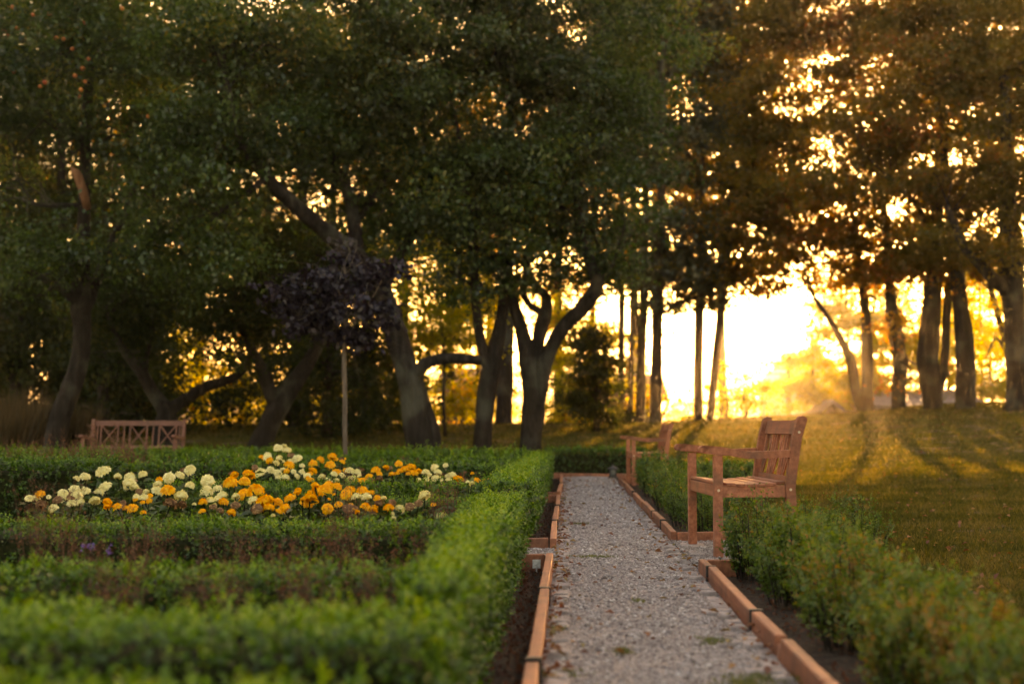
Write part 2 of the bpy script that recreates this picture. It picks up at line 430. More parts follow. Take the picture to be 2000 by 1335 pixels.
# stone setts down both edges, laid in the path
rs = random.Random(4)
sett_meshes = []
for k in range(6):
    b = MB(); w = rs.uniform(.062, .075); l = rs.uniform(.085, .11)
    b.box((-w / 2, -l / 2, -.03), (w / 2, l / 2, .012), bev=.006)
    b.v = [(x + rs.uniform(-.004, .004), y + rs.uniform(-.005, .005), z + rs.uniform(-.003, .003)) for x, y, z in b.v]
    me = b.mesh('paving_stone'); me.materials.append(M['sett_stone']); sett_meshes.append(me)
def sett(x, y, z, rz, sc=1):
    o = link('paving_stone', rs.choice(sett_meshes), path); o.location = (x, y, z); o.rotation_euler = (rs.uniform(-.05, .05), rs.uniform(-.05, .05), rz); o.scale = (sc, sc, 1)
for side in (0, 1):
    y = 3.7
    while y < 12.5:
        if rs.random() < (.68 if y < 8.5 else .5):
            sett((PX0 + .048) if side == 0 else (PX1 - .052), y, .031 + rs.uniform(-.006, .004), rs.uniform(-.06, .06))
            if side == 1 and y < 7.4 and rs.random() < .3:
                sett(PX1 - .115, y + .02, .030 + rs.uniform(-.006, .003), rs.uniform(-.1, .1))
        y += .112
# slabs under the bench
slab_r = random.Random(9)
for i in range(4):
    for j in range(7):
        b = MB(); b.box((-.075, -.135, -.02), (.075, .135, .012), bev=.006)
        o = b.build('paving_slab', M['sett_stone'], path)
        o.location = (.80 + i * .165, 7.86 + j * .285, .022 + slab_r.uniform(-.004, .004)); o.rotation_euler = (slab_r.uniform(-.02, .02), slab_r.uniform(-.02, .02), slab_r.uniform(-.04, .04))

# loose stones on the path
rng = np.random.default_rng(11)
def pebbles(n, ysel, xsel, size):
    Y = ysel(n); X = xsel(n)
    if n > 5000: X = np.where((np.abs(X - .30) > .29) & (rng.random(n) < .75) & (Y < 12), rng.uniform(.02, .60, n), X)
    s = size(Y) * np.exp(rng.normal(0, .38, n))
    zc = H(X, Y) + .034 + .006 * wob(X, Y, 2.1) - .012 * ((2 * (X - PX0) / (PX1 - PX0) - 1) ** 2) * (np.abs(X - .30) < .39) + s * .12
    base = np.array([[1, 0, 0], [-1, 0, 0], [0, 1, 0], [0, -1, 0], [0, 0, .6], [0, 0, -.6]], float)
    V = base[None] * s[:, None, None] * rng.uniform(.6, 1.25, (n, 6, 1))
    a = rng.uniform(0, 6.28, n); ca, sa = np.cos(a)[:, None], np.sin(a)[:, None]
    x = V[:, :, 0] * ca - V[:, :, 1] * sa; y = V[:, :, 0] * sa + V[:, :, 1] * ca
    V = np.stack([x + X[:, None], y + Y[:, None], V[:, :, 2] + zc[:, None]], -1)
    f = np.array([[0, 2, 4], [2, 1, 4], [1, 3, 4], [3, 0, 4], [2, 0, 5], [1, 2, 5], [3, 1, 5], [0, 3, 5]])
    F = (np.arange(n)[:, None, None] * 6 + f[None]).reshape(-1, 3)
    t = np.repeat(np.clip(rng.beta(2.2, 2.4, n), 0, 1), 8)
    return V.reshape(-1, 3), F, t
parts = [pebbles(21000, lambda n: 4.2 * (21.7 / 4.2) ** rng.random(n), lambda n: rng.uniform(PX0, PX1, n), lambda Y: .0042 + .00028 * Y),
         pebbles(2600, lambda n: rng.uniform(7.75, 9.7, n), lambda n: rng.uniform(PX1, 1.3, n), lambda Y: .006 + 0 * Y),
         pebbles(1500, lambda n: rng.uniform(8.05, 9.05, n), lambda n: rng.uniform(-.4, PX0, n), lambda Y: .007 + 0 * Y)]
off = 0; VV = []; FF = []; TT = []
for V, F, t in parts:
    VV.append(V); FF.append(F + off); TT.append(t); off += len(V)
o = link('gravel', np_mesh('gravel', np.concatenate(VV), np.concatenate(FF), np.concatenate(TT)), None, M['pebble'])
tag(o, 'loose pinkish grey gravel spread over the garden path', 'gravel', kind='stuff')

# fallen leaves and moss on the path
n = 560
Y = 4.3 * (21 / 4.3) ** rng.random(n); side = rng.random(n)
X = np.where(side < .52, PX0 + np.abs(rng.normal(0, .05, n)), np.where(side < .76, PX1 - np.abs(rng.normal(0, .08, n)), rng.uniform(PX0, PX1, n)))
nl_ = 700; Yl = 5 * (42 / 5) ** rng.random(nl_); Xl = 1.7 + rng.random(nl_) * (.36 * Yl - .9)
X = np.concatenate([X, Xl]); Y = np.concatenate([Y, Yl]); n = len(X)
P = np.stack([X, Y, H(X, Y) + np.where(X > 1.6, .022, .05)], 1)
ax = unit(rng, n); ax[:, 2] *= .25; nr = np.tile([0, 0, 1.], (n, 1)) + rng.normal(0, .35, (n, 3))
ln = rng.uniform(.016, .05, n) * (1 + .03 * np.maximum(Y - 8, 0))
V, F = leaf_cards(P, ax, nr, ln, ln * .6, .25, .15)
o = link('fallen_leaves', np_mesh('fallen_leaves', V, F, rng.random(n)), None, M['litter']); tag(o, 'reddish brown fallen leaves scattered over path edges and lawn', 'leaf litter', kind='stuff')
cen = [(1165, 1086, 40), (1395, 1248, 26), (1500, 1318, 70), (1085, 1312, 40), (1215, 1268, 18), (1130, 1022, 20), (1247, 1172, 10), (1455, 1330, 50), (1090, 1225, 16)]
Ps = []
for px, py, w in cen:
    p = at(px, py, (CAM_H - .03) * FPX / (py - 835))
    k = int(40 + w * 4); sx = w * mpp(p.y) * .55
    Ps.append(np.stack([p.x + rng.normal(0, sx, k), p.y + rng.normal(0, .035, k) + .03 * np.sin(rng.normal(0, sx, k) * 60), np.full(k, .036)], 1))
P = np.concatenate(Ps); n = len(P)
ax = rng.normal(0, .6, (n, 3)); ax[:, 2] = .5
V, F = leaf_cards(P, ax, unit(rng, n), .014, .006)
o = link('moss', np_mesh('moss', V, F, rng.random(n)), None, M['moss']); tag(o, 'small tufts of green moss growing through the gravel', 'moss', kind='stuff')

# soil crumbs and mulch beside the timbers
n = 5200
Y = 4 * (22 / 4.) ** rng.random(n); X = np.where(rng.random(n) < .5, rng.uniform(-.34, -.14, n), rng.uniform(.85, 1.35, n))
P = np.stack([X, Y, H(X, Y) + .012], 1)
V, F = leaf_cards(P, unit(rng, n), unit(rng, n), rng.uniform(.01, .035, n), rng.uniform(.006, .018, n), .3)
o = link('bark_mulch', np_mesh('bark_mulch', V, F, rng.random(n) * .6), None, M['dry_stem']); tag(o, 'dark bark mulch on the soil beside the timbers', 'mulch', kind='stuff')

# lawn grass
def grass(n, Y, X, hgt, wid, name, label):
    P = np.stack([X, Y, H(X, Y) - .014], 1)
    dirx = rng.normal(0, .55, (n, 3)); dirx[:, 2] = 1
    a = rng.uniform(0, 6.28, n); s = np.stack([np.cos(a), np.sin(a), 0 * a], 1)
    V = np.empty((n, 3, 3)); V[:, 0] = P - s * wid[:, None] / 2; V[:, 1] = P + s * wid[:, None] / 2; V[:, 2] = P + dirx * hgt[:, None]
    t = np.clip(.45 + .34 * wob(X, Y, .9) + .22 * wob(X, Y, 3.1) + .15 * wob(Y, X, 7.) + rng.normal(0, .24, n), 0, 1)
    o = link(name, np_mesh(name, V.reshape(-1, 3), np.arange(n * 3).reshape(n, 3), t), None, M['grass']); tag(o, label, 'grass', kind='stuff')
n = 215000
Y = 3.2 * (46 / 3.2) ** (rng.random(n) ** .62)
xr = np.where(Y < 22.9, rng.uniform(0, 1, n) * (.36 * Y + .8 - 1.55) + 1.55, rng.uniform(-.46, .37, n) * Y)
bare = wob(xr, Y, 1.3) + .5 * wob(xr, Y, 4.7) > .62
k = (~bare | (rng.random(n) < .35)) & ((xr > 1.45) | (Y > 22.9)); Y = Y[k]; X = xr[k]; n = len(Y)
tuft = 1 + .55 * np.clip(wob(X, Y, 5.3) + .6 * wob(Y, X, 11.), -.8, 1)
grass(n, Y, X, tuft * (.019 + .0009 * Y) * rng.uniform(.5, 1.5, n), .0011 * Y ** .85 * rng.uniform(.6, 1.4, n) + .001, 'lawn_grass', 'short mown grass, half dried, covering the lawn and its crest')

# ------------------------------------------------------------------ benches
def make_bench(name, label, length, nx, mat, loc, rz, group, TOP=.815):
    """slatted bench facing local -Y, length along X, crossed slats in the back"""
    t = empty(name, loc, rz)
    tag(t, label, 'bench', group)
    hl = length / 2; leg = .052; D = .425; SEAT = .425
    lean = .075
    fx = hl - leg / 2
    for s in (-1, 1):
        b = MB(); b.box((s * fx - leg / 2, -leg / 2, 0), (s * fx + leg / 2, leg / 2, .595), bev=.004); b.build('leg', mat, t)
        prof = []
        y0 = D
        for z, dy in ((0, 0.035), (.22, .012), (.40, 0), (.55, .02), (.70, .044), (TOP - .012, lean - .004)): prof.append((y0 + dy - .028, z))
        topc = y0 + lean
        for a in range(0, 181, 30): prof.append((topc - .028 * math.cos(R(a)), TOP - .012 + .024 * math.sin(R(a))))
        for z, dy in ((.70, .044), (.55, .02), (.40, 0), (.22, .012), (0, .035)): prof.append((y0 + dy + .028, z))
        b = MB(); b.prism(prof, s * fx - leg / 2, s * fx + leg / 2); b.build('leg', mat, t)
        # curved armrest with a rounded front
        up = []; dn = []
        def arm_z(q): return .604 + .026 * math.cos(min(q * 2.4, 1.25) * 1.5) - .010 * q + .030 * max(0, q - .45)
        for i in range(17):
            q = i / 16; y = -.085 + q * (D + .082)
            up.append((y, arm_z(q) + .023)); dn.append((y, arm_z(q) - .023 + .004 * (q > .2)))
        zc = arm_z(0)
        nose = [(-.085 - .030 * math.sin(R(a_)), zc + .023 * math.cos(R(a_))) for a_ in range(18, 180, 18)]
        dn = nose[::-1] + dn
        b = MB(); b.prism(dn + up[::-1], s * fx - .034, s * fx + .034); b.build('armrest', mat, t)
        b = MB(); b.box((s * fx - .014, leg / 2 + .001, SEAT - .075), (s * fx + .014, D - .029, SEAT - .004)); b.build('side_rail', mat, t)
        for yy, zz in ((0, SEAT - .035), (D, SEAT - .03), (D + .054, TOP - .085)):
            b = MB()
            for sg in (1,):
                x = s * (fx + leg / 2)
                vs = [(x + s * .003, yy + .008 * math.cos(k * math.pi / 4), zz + .008 * math.sin(k * math.pi / 4)) for k in range(8)] + [(x - s * .004, yy + .008 * math.cos(k * math.pi / 4), zz + .008 * math.sin(k * math.pi / 4)) for k in range(8)]
                b.add(vs, [tuple(range(8)), tuple(range(15, 7, -1))] + [(k, (k + 1) % 8, 8 + (k + 1) % 8, 8 + k) for k in range(8)])
            b.build('bolt', M['bolt_metal'], t)
    xi = hl - leg - .001
    b = MB(); b.box((-xi, -.016, SEAT - .075), (xi, .016, SEAT - .004), bev=.003); b.build('front_rail', mat, t)
    b = MB(); b.box((-xi, D - .026, SEAT - .075), (xi, D + .018, SEAT - .02)); b.build('rear_rail', mat, t)
    # dished seat of separate slats
    ns = 7
    for i in range(ns):
        q = (i + .5) / ns; y = -.018 + q * (D + .0); z = SEAT - .020 * math.sin(q * math.pi) + .012
        tl = (q - .5) * .14
        b = MB(); rt = Euler((tl, 0, 0)).to_matrix()
        ext = hl - .004 if .13 < q < .85 else xi
        b.box((-ext, -.0255, -.009), (ext, .0255, .009), rot=rt, at_=(0, y, z), bev=.003); b.build('seat_slat', mat, t)
    # back: lower rail, top rail, uprights and crosses, all on the leaning plane
    def bp(x, z): return Vector((x, D + .02 + (z - .5) * .20 if z > .5 else D + .02 - (.5 - z) * .1, z))
    zb, zt = .452, TOP - .058
    b = MB(); b.bar(bp(-xi, zb), bp(xi, zb), .034, .022, (0, 1, -.2)); b.build('lower_back_rail', mat, t)
    b = MB(); b.bar(bp(-xi, zt), bp(xi, zt), .085, .026, (0, 1, -.25)); b.build('top_rail', mat, t)
    z0, z1 = zb + .016, zt - .041
    nslat = 0
    def slat(xa, za, xb, zb_, w, th, nm):
        b = MB(); b.bar(bp(xa, za), bp(xb, zb_), w, th, (0, 1, -.25)); b.build(nm, mat, t)
    pitch = 2 * xi / (nx * 4 + 1) if nx == 3 else 2 * xi / (nx * 4.2 + .6)
    per = 2 * xi / nx
    for k in range(nx):
        cx = -xi + per * (k + .5); hw = per * .29
        slat(cx - hw, z0, cx - hw, z1, .020, .016, 'back_slat'); slat(cx + hw, z0, cx + hw, z1, .020, .016, 'back_slat')
        slat(cx - hw + .015, z0 + .004, cx + hw - .015, z1 - .004, .018, .009, 'cross_slat')
        o_ = MB(); d = Vector((0, .011, 0))
        o_.bar(bp(cx + hw - .015, z0 + .004) + d, bp(cx - hw + .015, z1 - .004) + d, .018, .009, (0, 1, -.25)); o_.build('cross_slat', mat, t)
    xs = [-xi + per * k for k in range(1, nx)] + [-xi + per * .09, xi - per * .09]
    for x in xs: slat(x, z0, x, z1, .020, .014, 'back_slat')
    return t
BG = 'wooden garden benches'
make_bench('garden_bench', 'reddish wooden bench with armrests standing on the path edge beside young box bushes', 1.0, 3, M['teak'], (.838, 8.90, .034), R(-90 + 4.2), BG)
make_bench('garden_bench', 'distant wooden bench seen end on near the lantern, half hidden by box bushes', 1.1, 3, M['teak'], (.84, 19.4, hz(.9, 19.6) + .03), R(-90 + 1.5), BG)
bl = at(277, 835, 23.6)
make_bench('garden_bench', 'long faded bench with three crossed back panels facing the flower beds', 1.60, 3, M['teak_old'], (bl.x - .09, 23.2, hz(bl.x, 23.3) - .03), R(-1.2), BG, TOP=.90)

# ------------------------------------------------------------------ timber edging
er = random.Random(21)
def edging(name, label, pieces, bands=(), loc=(0, 0, 0)):
    t = empty(name, loc); tag(t, label, 'edging', 'timber edging of the path')
    for (x0, y0, x1, y1, z0, z1) in pieces:
        b = MB(); cx, cy_ = (x0 + x1) / 2, (y0 + y1) / 2
        b.box((x0 - cx, y0 - cy_, z0), (x1 - cx, y1 - cy_, z1), bev=.004)
        o = b.build('timber', M['edging'], t); o.location = (cx - loc[0], cy_ - loc[1], 0)
        o.rotation_euler = (er.uniform(-.002, .002), er.uniform(-.035, .035), er.uniform(-.007, .007))
    for (x, y, w, z1) in bands:
        b = MB(); b.box((x - w / 2 - .005, y - .016, .02), (x + w / 2 + .005, y + .016, z1 + .006))
        o = b.build('joint_band', M['black_band'], t); o.location = (-loc[0], -loc[1], 0)
    return t
TW = .041; ZT = .096; LX1 = PX0 - .002; LX0 = LX1 - TW; RX0 = PX1 + .002; RX1 = RX0 + TW
def run(x0, x1, ys): return [(x0, a + .004, x1, b - .004, -.02, ZT + er.uniform(-.007, .005)) for a, b in zip(ys[:-1], ys[1:])]
def cross(x0, x1, y, z=ZT - .006): return (x0, y - TW / 2, x1, y + TW / 2, -.02, z)
cl = LX0 + TW / 2; crr = RX0 + TW / 2
edging('path_edging', 'orange brown timber edging along the tall box hedge, closest stretch on the hedge side', run(LX0, LX1, [2.6, 4.33, 6.22, 7.98]) + [cross(-.34, LX0 - .004, 7.95)], [(cl, 4.33, TW, ZT), (cl, 6.22, TW, ZT)], (cl, 4.5, 0))
edging('path_edging', 'timber edging beyond the gravel side opening, on the hedge side of the path', run(LX0, LX1, [9.08, 10.8, 12.9, 15.05]) + [cross(-.34, LX0 - .004, 9.11), cross(-.34, LX0 - .004, 15.0)], [(cl, 10.8, TW, ZT), (cl, 12.9, TW, ZT)], (cl, 12, 0))
edging('path_edging', 'far short timber edging on the hedge side, meeting the end board', run(LX0, LX1, [15.62, 18.2, 21.6]) + [cross(-.34, LX0 - .004, 15.65)], [(cl, 18.2, TW, ZT)], (cl, 18, 0))
near_r = edging('path_edging', 'chipped timber edging beside the blurred young bushes, closest stretch on the bench side', run(RX0, RX1, [2.6, 4.0]) + run(RX0, RX1, [4.0, 4.76]) + run(RX0, RX1, [4.86, 5.5, 7.22, 7.70]) + [cross(RX1 + .004, 1.28, 7.67)], [(crr, 5.5, TW, ZT), (crr, 7.22, TW, ZT)], (crr, 5, 0))
b = MB(); b.box((RX0, 4.76, -.02), (RX1, 4.86, .055), bev=.008); b.v = [(x + er.uniform(-.006, .006), y, z + er.uniform(-.012, .02) * (z > .03)) for x, y, z in b.v]
o = b.build('splintered_timber', M['edging'], near_r); o.location = (-crr, -5, 0); o['label'] = 'broken splintered piece of timber'
edging('path_edging', 'timber edging running from the bench to the far end of the path', run(RX0, RX1, [9.75, 10.85, 12.0, 13.6, 15.7, 18.0, 20.0]) + [cross(RX1 + .004, 1.5, 9.77), cross(RX1 + .004, 1.15, 20.0)], [(crr, 10.85, TW, ZT), (crr, 12.0, TW, ZT), (crr, 15.7, TW, ZT)], (crr, 15, 0))
edging('path_edging', 'timber board closing the far end of the path beneath the clipped hedge', [(-.32, 21.86, .70, 21.91, -.02, ZT), (.704, 21.86, 1.05, 21.91, -.02, ZT - .004)], (), (.3, 21.9, 0))
# plant label leaning in the soil
p = Vector((-.178, 7.80, 0)); t = empty('plant_label', p); tag(t, 'small white plastic plant label stuck in soil behind the timber', 'plant label')
b = MB(); b.box((-.022, -.0015, .028), (.022, .0015, .075)); b.build('plate', M['tag_plastic'], t)
b = MB(); b.box((-.004, -.0012, -.03), (.004, .0012, .028)); b.build('stake', M['tag_plastic'], t)

# lantern at the far end of the path
lp = at(1197, 937, 21.4); t = empty('garden_lantern', (lp.x, lp.y, hz(lp.x, lp.y) + .03)); tag(t, 'small dark metal lantern standing at the far end of the gravel path', 'lantern')
b = MB(); b.lathe([(.075, 0), (.075, .014), (.066, .020), (.064, .026)], 16); b.build('base', M['lantern_iron'], t)
b = MB(); b.lathe([(.056, .027), (.058, .06), (.058, .11), (.054, .132)], 16); b.build('glass', M['lantern_glass'], t, True)
b = MB(); b.lathe([(.018, .027), (.018, .08), (.012, .085)], 12); b.build('candle', M['candle_wax'], t)
for k in range(4):
    a = math.pi / 4 + k * math.pi / 2; b = MB(); b.bar((.064 * math.cos(a), .064 * math.sin(a), .026), (.060 * math.cos(a), .060 * math.sin(a), .134), .014, .008, (math.cos(a), math.sin(a), 0)); b.build('bar', M['lantern_iron'], t)
b = MB(); b.lathe([(.088, .134), (.086, .142), (.060, .160), (.026, .172), (.020, .184), (.012, .190), (.004, .196)], 20); b.build('roof', M['lantern_iron'], t, True)
b = MB(); b.tube([(.022 * math.cos(R(a)), 0, .190 + .022 * math.sin(R(a))) for a in range(0, 181, 20)], [.003] * 10, 6); b.build('handle', M['lantern_iron'], t)

# ------------------------------------------------------------------ hedges and bushes
def sprigs(P, D, S, nl, rng, leaf_len, mat_tint, spread=.9):
    """leafy shoots: base P, direction D, length S, nl leaves each"""
    N = len(P)
    D = D / np.linalg.norm(D, axis=1, keepdims=True)
    k = (np.arange(nl) + .6) / nl
    pos = P[:, None] + D[:, None] * (S[:, None] * k[None])[:, :, None]
    pos = pos.reshape(-1, 3); Dr = np.repeat(D, nl, 0)
    n = len(pos)
    out = unit(rng, n); out = out - Dr * np.sum(out * Dr, 1, keepdims=True)
    out /= np.linalg.norm(out, axis=1, keepdims=True) + 1e-9
    ax = Dr * .65 + out * spread
    nr = Dr * spread - out * .5 + rng.normal(0, .35, (n, 3))
    L = leaf_len * rng.uniform(.7, 1.25, n) * np.tile(1 - .35 * k ** 3, N)
    V, F = leaf_cards(pos, ax, nr, L, L * rng.uniform(.5, .66, n), .14, .06)
    t = np.clip(np.repeat(mat_tint, nl) + .22 * np.tile(k ** 2, N) + rng.normal(0, .13, n), 0, 1)
    return V, F, t
HRNG = np.random.default_rng(77)
def hedge(label, x0, x1, y0, y1, h, dens, leaf_len, name='box_hedge', shape=None, tint=.35, brown=0.0, cat='hedge', group='clipped box hedges of the parterre'):
    """clipped box hedge: shoots on top and sides over a dark twiggy heart. shape(y)->(x0,x1) for a tapering run"""
    rng = HRNG
    cx, cy_ = (x0 + x1) / 2, (y0 + y1) / 2; g = hz(cx, cy_)
    t = empty(name, (cx, cy_, g)); tag(t, label, cat, group)
    a_top = (x1 - x0) * (y1 - y0); a_s = (y1 - y0) * h; a_f = (x1 - x0) * h
    tot = a_top + 2 * a_s + 2 * a_f
    N = int(dens * tot); u = rng.random(N) * tot
    P = np.empty((N, 3)); Nn = np.zeros((N, 3)); q = rng.random((N, 2))
    lim = np.cumsum([a_top, a_s, a_s, a_f, a_f]); sel = np.searchsorted(lim, u).clip(0, 4)
    X = x0 + (x1 - x0) * q[:, 0]; Yy = y0 + (y1 - y0) * q[:, 1]; Z = h * (1 - .95 * q[:, 0] ** 1.4)
    P[:, 0] = np.where(sel == 1, x0, np.where(sel == 2, x1, X)); P[:, 1] = np.where(sel == 3, y0, np.where(sel == 4, y1, Yy))
    Z2 = h * (1 - .95 * q[:, 1] ** 1.4)
    P[:, 2] = np.where(sel == 0, h, np.where(sel < 3, Z, Z2))
    Nn[sel == 0] = (0, 0, 1); Nn[sel == 1] = (-1, 0, .35); Nn[sel == 2] = (1, 0, .35); Nn[sel == 3] = (0, -1, .35); Nn[sel == 4] = (0, 1, .35)
    if shape:
        f = (P[:, 0] - x0) / (x1 - x0); a = np.array([shape(y) for y in P[:, 1]]); P[:, 0] = a[:, 0] + f * (a[:, 1] - a[:, 0])
    lump = wob(P[:, 0] + P[:, 2], P[:, 1], 4.5) * .022 + wob(P[:, 0], P[:, 1] + P[:, 2], 11) * .012
    P += Nn * (lump[:, None] - .035)
    # rounded shoulders
    P[:, 2] -= .05 * (sel == 0) * np.maximum(np.abs(q[:, 0] * 2 - 1) ** 6 * ((x1 - x0) < (y1 - y0)), np.abs(q[:, 1] * 2 - 1) ** 6 * ((x1 - x0) > (y1 - y0)))
    D = Nn * .8 + rng.normal(0, .42, (N, 3)) + np.array([0, 0, .45])
    S = leaf_len * rng.uniform(1.6, 3.6, N) * np.where((sel == 0) & (rng.random(N) < .12), 1.7, 1)
    mt = np.clip(tint + .16 * wob(P[:, 0], P[:, 1], 3) + rng.normal(0, .10, N) - .12 + .34 * (sel == 0) - .18 * (1 - P[:, 2] / h) * (sel > 0), 0, 1)  # pale new growth on top, with top light and face shade painted in
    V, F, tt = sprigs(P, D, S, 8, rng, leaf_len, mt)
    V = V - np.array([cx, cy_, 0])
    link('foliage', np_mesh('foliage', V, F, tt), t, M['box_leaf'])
    # twiggy heart
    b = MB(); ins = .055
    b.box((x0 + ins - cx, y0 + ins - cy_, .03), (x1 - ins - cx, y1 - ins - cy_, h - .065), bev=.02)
    if shape:
        vs = []
        for x, y, z in b.v:
            a0, a1 = shape(y + cy_); f = (x + cx - x0) / (x1 - x0); vs.append((a0 + f * (a1 - a0) - cx, y, z))
        b.v = vs
    link('twig_heart', b.mesh('twig_heart'), t, M['twig'])
    return t
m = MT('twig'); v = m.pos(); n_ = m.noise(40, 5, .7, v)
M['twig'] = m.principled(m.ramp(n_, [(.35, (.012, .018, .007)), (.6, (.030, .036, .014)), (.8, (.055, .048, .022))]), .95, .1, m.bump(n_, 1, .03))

HX = -.255                                  # path-side face of the long hedge
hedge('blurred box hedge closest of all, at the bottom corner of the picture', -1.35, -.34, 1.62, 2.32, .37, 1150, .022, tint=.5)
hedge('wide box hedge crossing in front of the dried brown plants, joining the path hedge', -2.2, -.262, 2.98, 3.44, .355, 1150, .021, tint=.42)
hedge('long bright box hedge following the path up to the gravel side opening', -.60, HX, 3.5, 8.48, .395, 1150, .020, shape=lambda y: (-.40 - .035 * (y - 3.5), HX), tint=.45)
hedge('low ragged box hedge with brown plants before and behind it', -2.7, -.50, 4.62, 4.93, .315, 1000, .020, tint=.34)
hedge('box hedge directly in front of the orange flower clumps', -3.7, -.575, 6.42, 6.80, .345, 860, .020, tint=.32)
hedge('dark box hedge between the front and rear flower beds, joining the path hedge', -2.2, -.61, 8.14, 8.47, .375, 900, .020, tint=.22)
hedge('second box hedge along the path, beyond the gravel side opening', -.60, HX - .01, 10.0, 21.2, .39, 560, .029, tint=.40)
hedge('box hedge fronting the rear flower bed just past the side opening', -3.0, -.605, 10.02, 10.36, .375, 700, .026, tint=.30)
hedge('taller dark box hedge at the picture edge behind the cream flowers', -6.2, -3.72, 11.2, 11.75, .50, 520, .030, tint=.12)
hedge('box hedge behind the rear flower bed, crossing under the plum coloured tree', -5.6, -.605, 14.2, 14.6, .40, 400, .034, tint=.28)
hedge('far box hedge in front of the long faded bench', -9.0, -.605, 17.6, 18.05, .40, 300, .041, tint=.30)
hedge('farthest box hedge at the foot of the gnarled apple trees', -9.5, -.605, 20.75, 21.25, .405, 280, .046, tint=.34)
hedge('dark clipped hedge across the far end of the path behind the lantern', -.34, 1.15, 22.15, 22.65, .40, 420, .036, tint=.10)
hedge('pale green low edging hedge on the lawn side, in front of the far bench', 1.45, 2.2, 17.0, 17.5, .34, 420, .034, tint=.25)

BR = np.random.default_rng(5)
def bush(label, x, y, rx, ry, h, nst, nl, leaf_len, tint, mat='young_box', name='box_bush', cat='bush', group='young box bushes along the path', lean=.5):
    rng = BR; g = hz(x, y) + .01
    t = empty(name, (x, y, g)); tag(t, label, cat, group)
    a = rng.uniform(0, 6.28, nst); r = np.sqrt(rng.random(nst))
    B = np.stack([np.cos(a) * r * rx * .7, np.sin(a) * r * ry * .7, np.full(nst, .03)], 1)
    T = np.stack([np.cos(a) * r * rx, np.sin(a) * r * ry, h * (1 - .42 * r ** 2) * rng.uniform(.72, 1.12, nst)], 1)
    D = T - B; S = np.linalg.norm(D, axis=1)
    mt = np.clip(tint + .15 * np.sin(a * 3 + x * 7) + rng.normal(0, .12, nst), 0, 1)
    V, F, tt = sprigs(B, D, S, nl, rng, leaf_len, mt, 1.0)
    k2 = nst * 4                                    # short side shoots fill the outline
    i = rng.integers(0, nst, k2); f = rng.uniform(.08, .95, k2)
    Bp = B[i] + D[i] * f[:, None]; D2 = D[i] * .4 / S[i][:, None] + unit(rng, k2) * .7 + np.array([0, 0, .35])
    V2, F2, t2 = sprigs(Bp, D2, rng.uniform(.05, .12, k2), 8, rng, leaf_len, mt[i])
    link('foliage', np_mesh('foliage', np.concatenate([V, V2]), np.concatenate([F, F2 + len(V)]), np.concatenate([tt, t2])), t, M[mat])
    b = MB()
    for j in range(0, nst, 2):
        b.tube([B[j] - np.array([0, 0, .03]), B[j] + D[j] * .5, B[j] + D[j] * .85], [.004, .0028, .0012], 4)
    b.build('stems', M['bark_dark'], t)
    return t
near_b = [(1.06, 7.55, .20, .24, .43, .38, 'upright young box bush touching the front legs of the bench'),
          (1.13, 7.05, .22, .24, .38, .44, 'young box bush next before the bench, with pale shoot tips'),
          (1.10, 6.45, .22, .25, .36, .42, 'third young box bush counted from the bench towards the viewer'),
          (1.16, 5.85, .23, .25, .36, .50, 'fourth young box bush counted from the bench towards the viewer'),
          (1.10, 5.25, .23, .26, .34, .62, 'rusty tinged young bush beside the cracked timber'),
          (1.17, 4.65, .23, .26, .34, .46, 'blurred green bush beyond the rusty ones beside the timber'),
          (1.10, 4.10, .24, .26, .33, .72, 'strongly blurred rusty brown bush near the bottom edge'),
          (1.20, 3.55, .25, .28, .33, .52, 'blurred bush filling the bottom corner on the lawn side'),
          (1.34, 3.05, .25, .26, .32, .60, 'blurred bush cut off by the picture corner on the lawn side')]
for x, y, rx, ry, h, tn, lb in near_b:
    bush(lb, x - .07, y - .1, rx, ry, h * 1.06, 112, 22, .023, tn)
for x, y, rx, ry, h, tn, lb in [(1.62, 8.35, .26, .26, .38, .26, 'rounded dark green bush on the lawn side of the bench'),
                                (1.42, 8.0, .20, .2, .33, .35, 'small bush tucked against the rear leg of the bench'),
                                (1.55, 9.6, .2, .3, .30, .5, 'low yellowish bush visible beneath the bench seat')]:
    bush(lb, x, y, rx, ry, h, 110, 20, .020, tn, name='box_bush')
ords = ['first', 'second', 'third', 'fourth', 'fifth', 'sixth', 'seventh', 'eighth', 'ninth', 'tenth', 'eleventh', 'twelfth', 'thirteenth', 'fourteenth', 'fifteenth', 'sixteenth', 'seventeenth', 'eighteenth', 'nineteenth', 'twentieth', 'twenty-first', 'twenty-second', 'twenty-third', 'twenty-fourth', 'twenty-fifth', 'twenty-sixth', 'twenty-seventh', 'twenty-eighth', 'twenty-ninth', 'thirtieth', 'thirty-first', 'thirty-second', 'thirty-third', 'thirty-fourth', 'thirty-fifth']
yy = [10.45, 11.0, 11.6, 12.25, 12.95, 13.7, 14.5, 15.4, 16.35, 17.35, 18.3]
for i, y in enumerate(yy):
    lb = 'tall leafy box bush just behind the bench, first of the row to the far bench' if i == 0 else f'{ords[i]} box bush of the row leading from the near bench to the far bench'
    bush(lb, 1.0 + .04 * math.sin(i * 2.1), y - .15, .22, .34, .45 + .03 * math.sin(i * 1.7) + .075 * (i > 6), 72, 14, .022 + .001 * i, .30 + .12 * math.sin(i * 2.7))
for x, y, lb in [(1.62, 20.4, 'low box bush behind the back of the far bench'), (1.72, 15.2, 'dark low box bush on the lawn beyond the armrest of the near bench')]:
    bush(lb, x, y, .4, .45, .40, 90, 16, .032, .15)

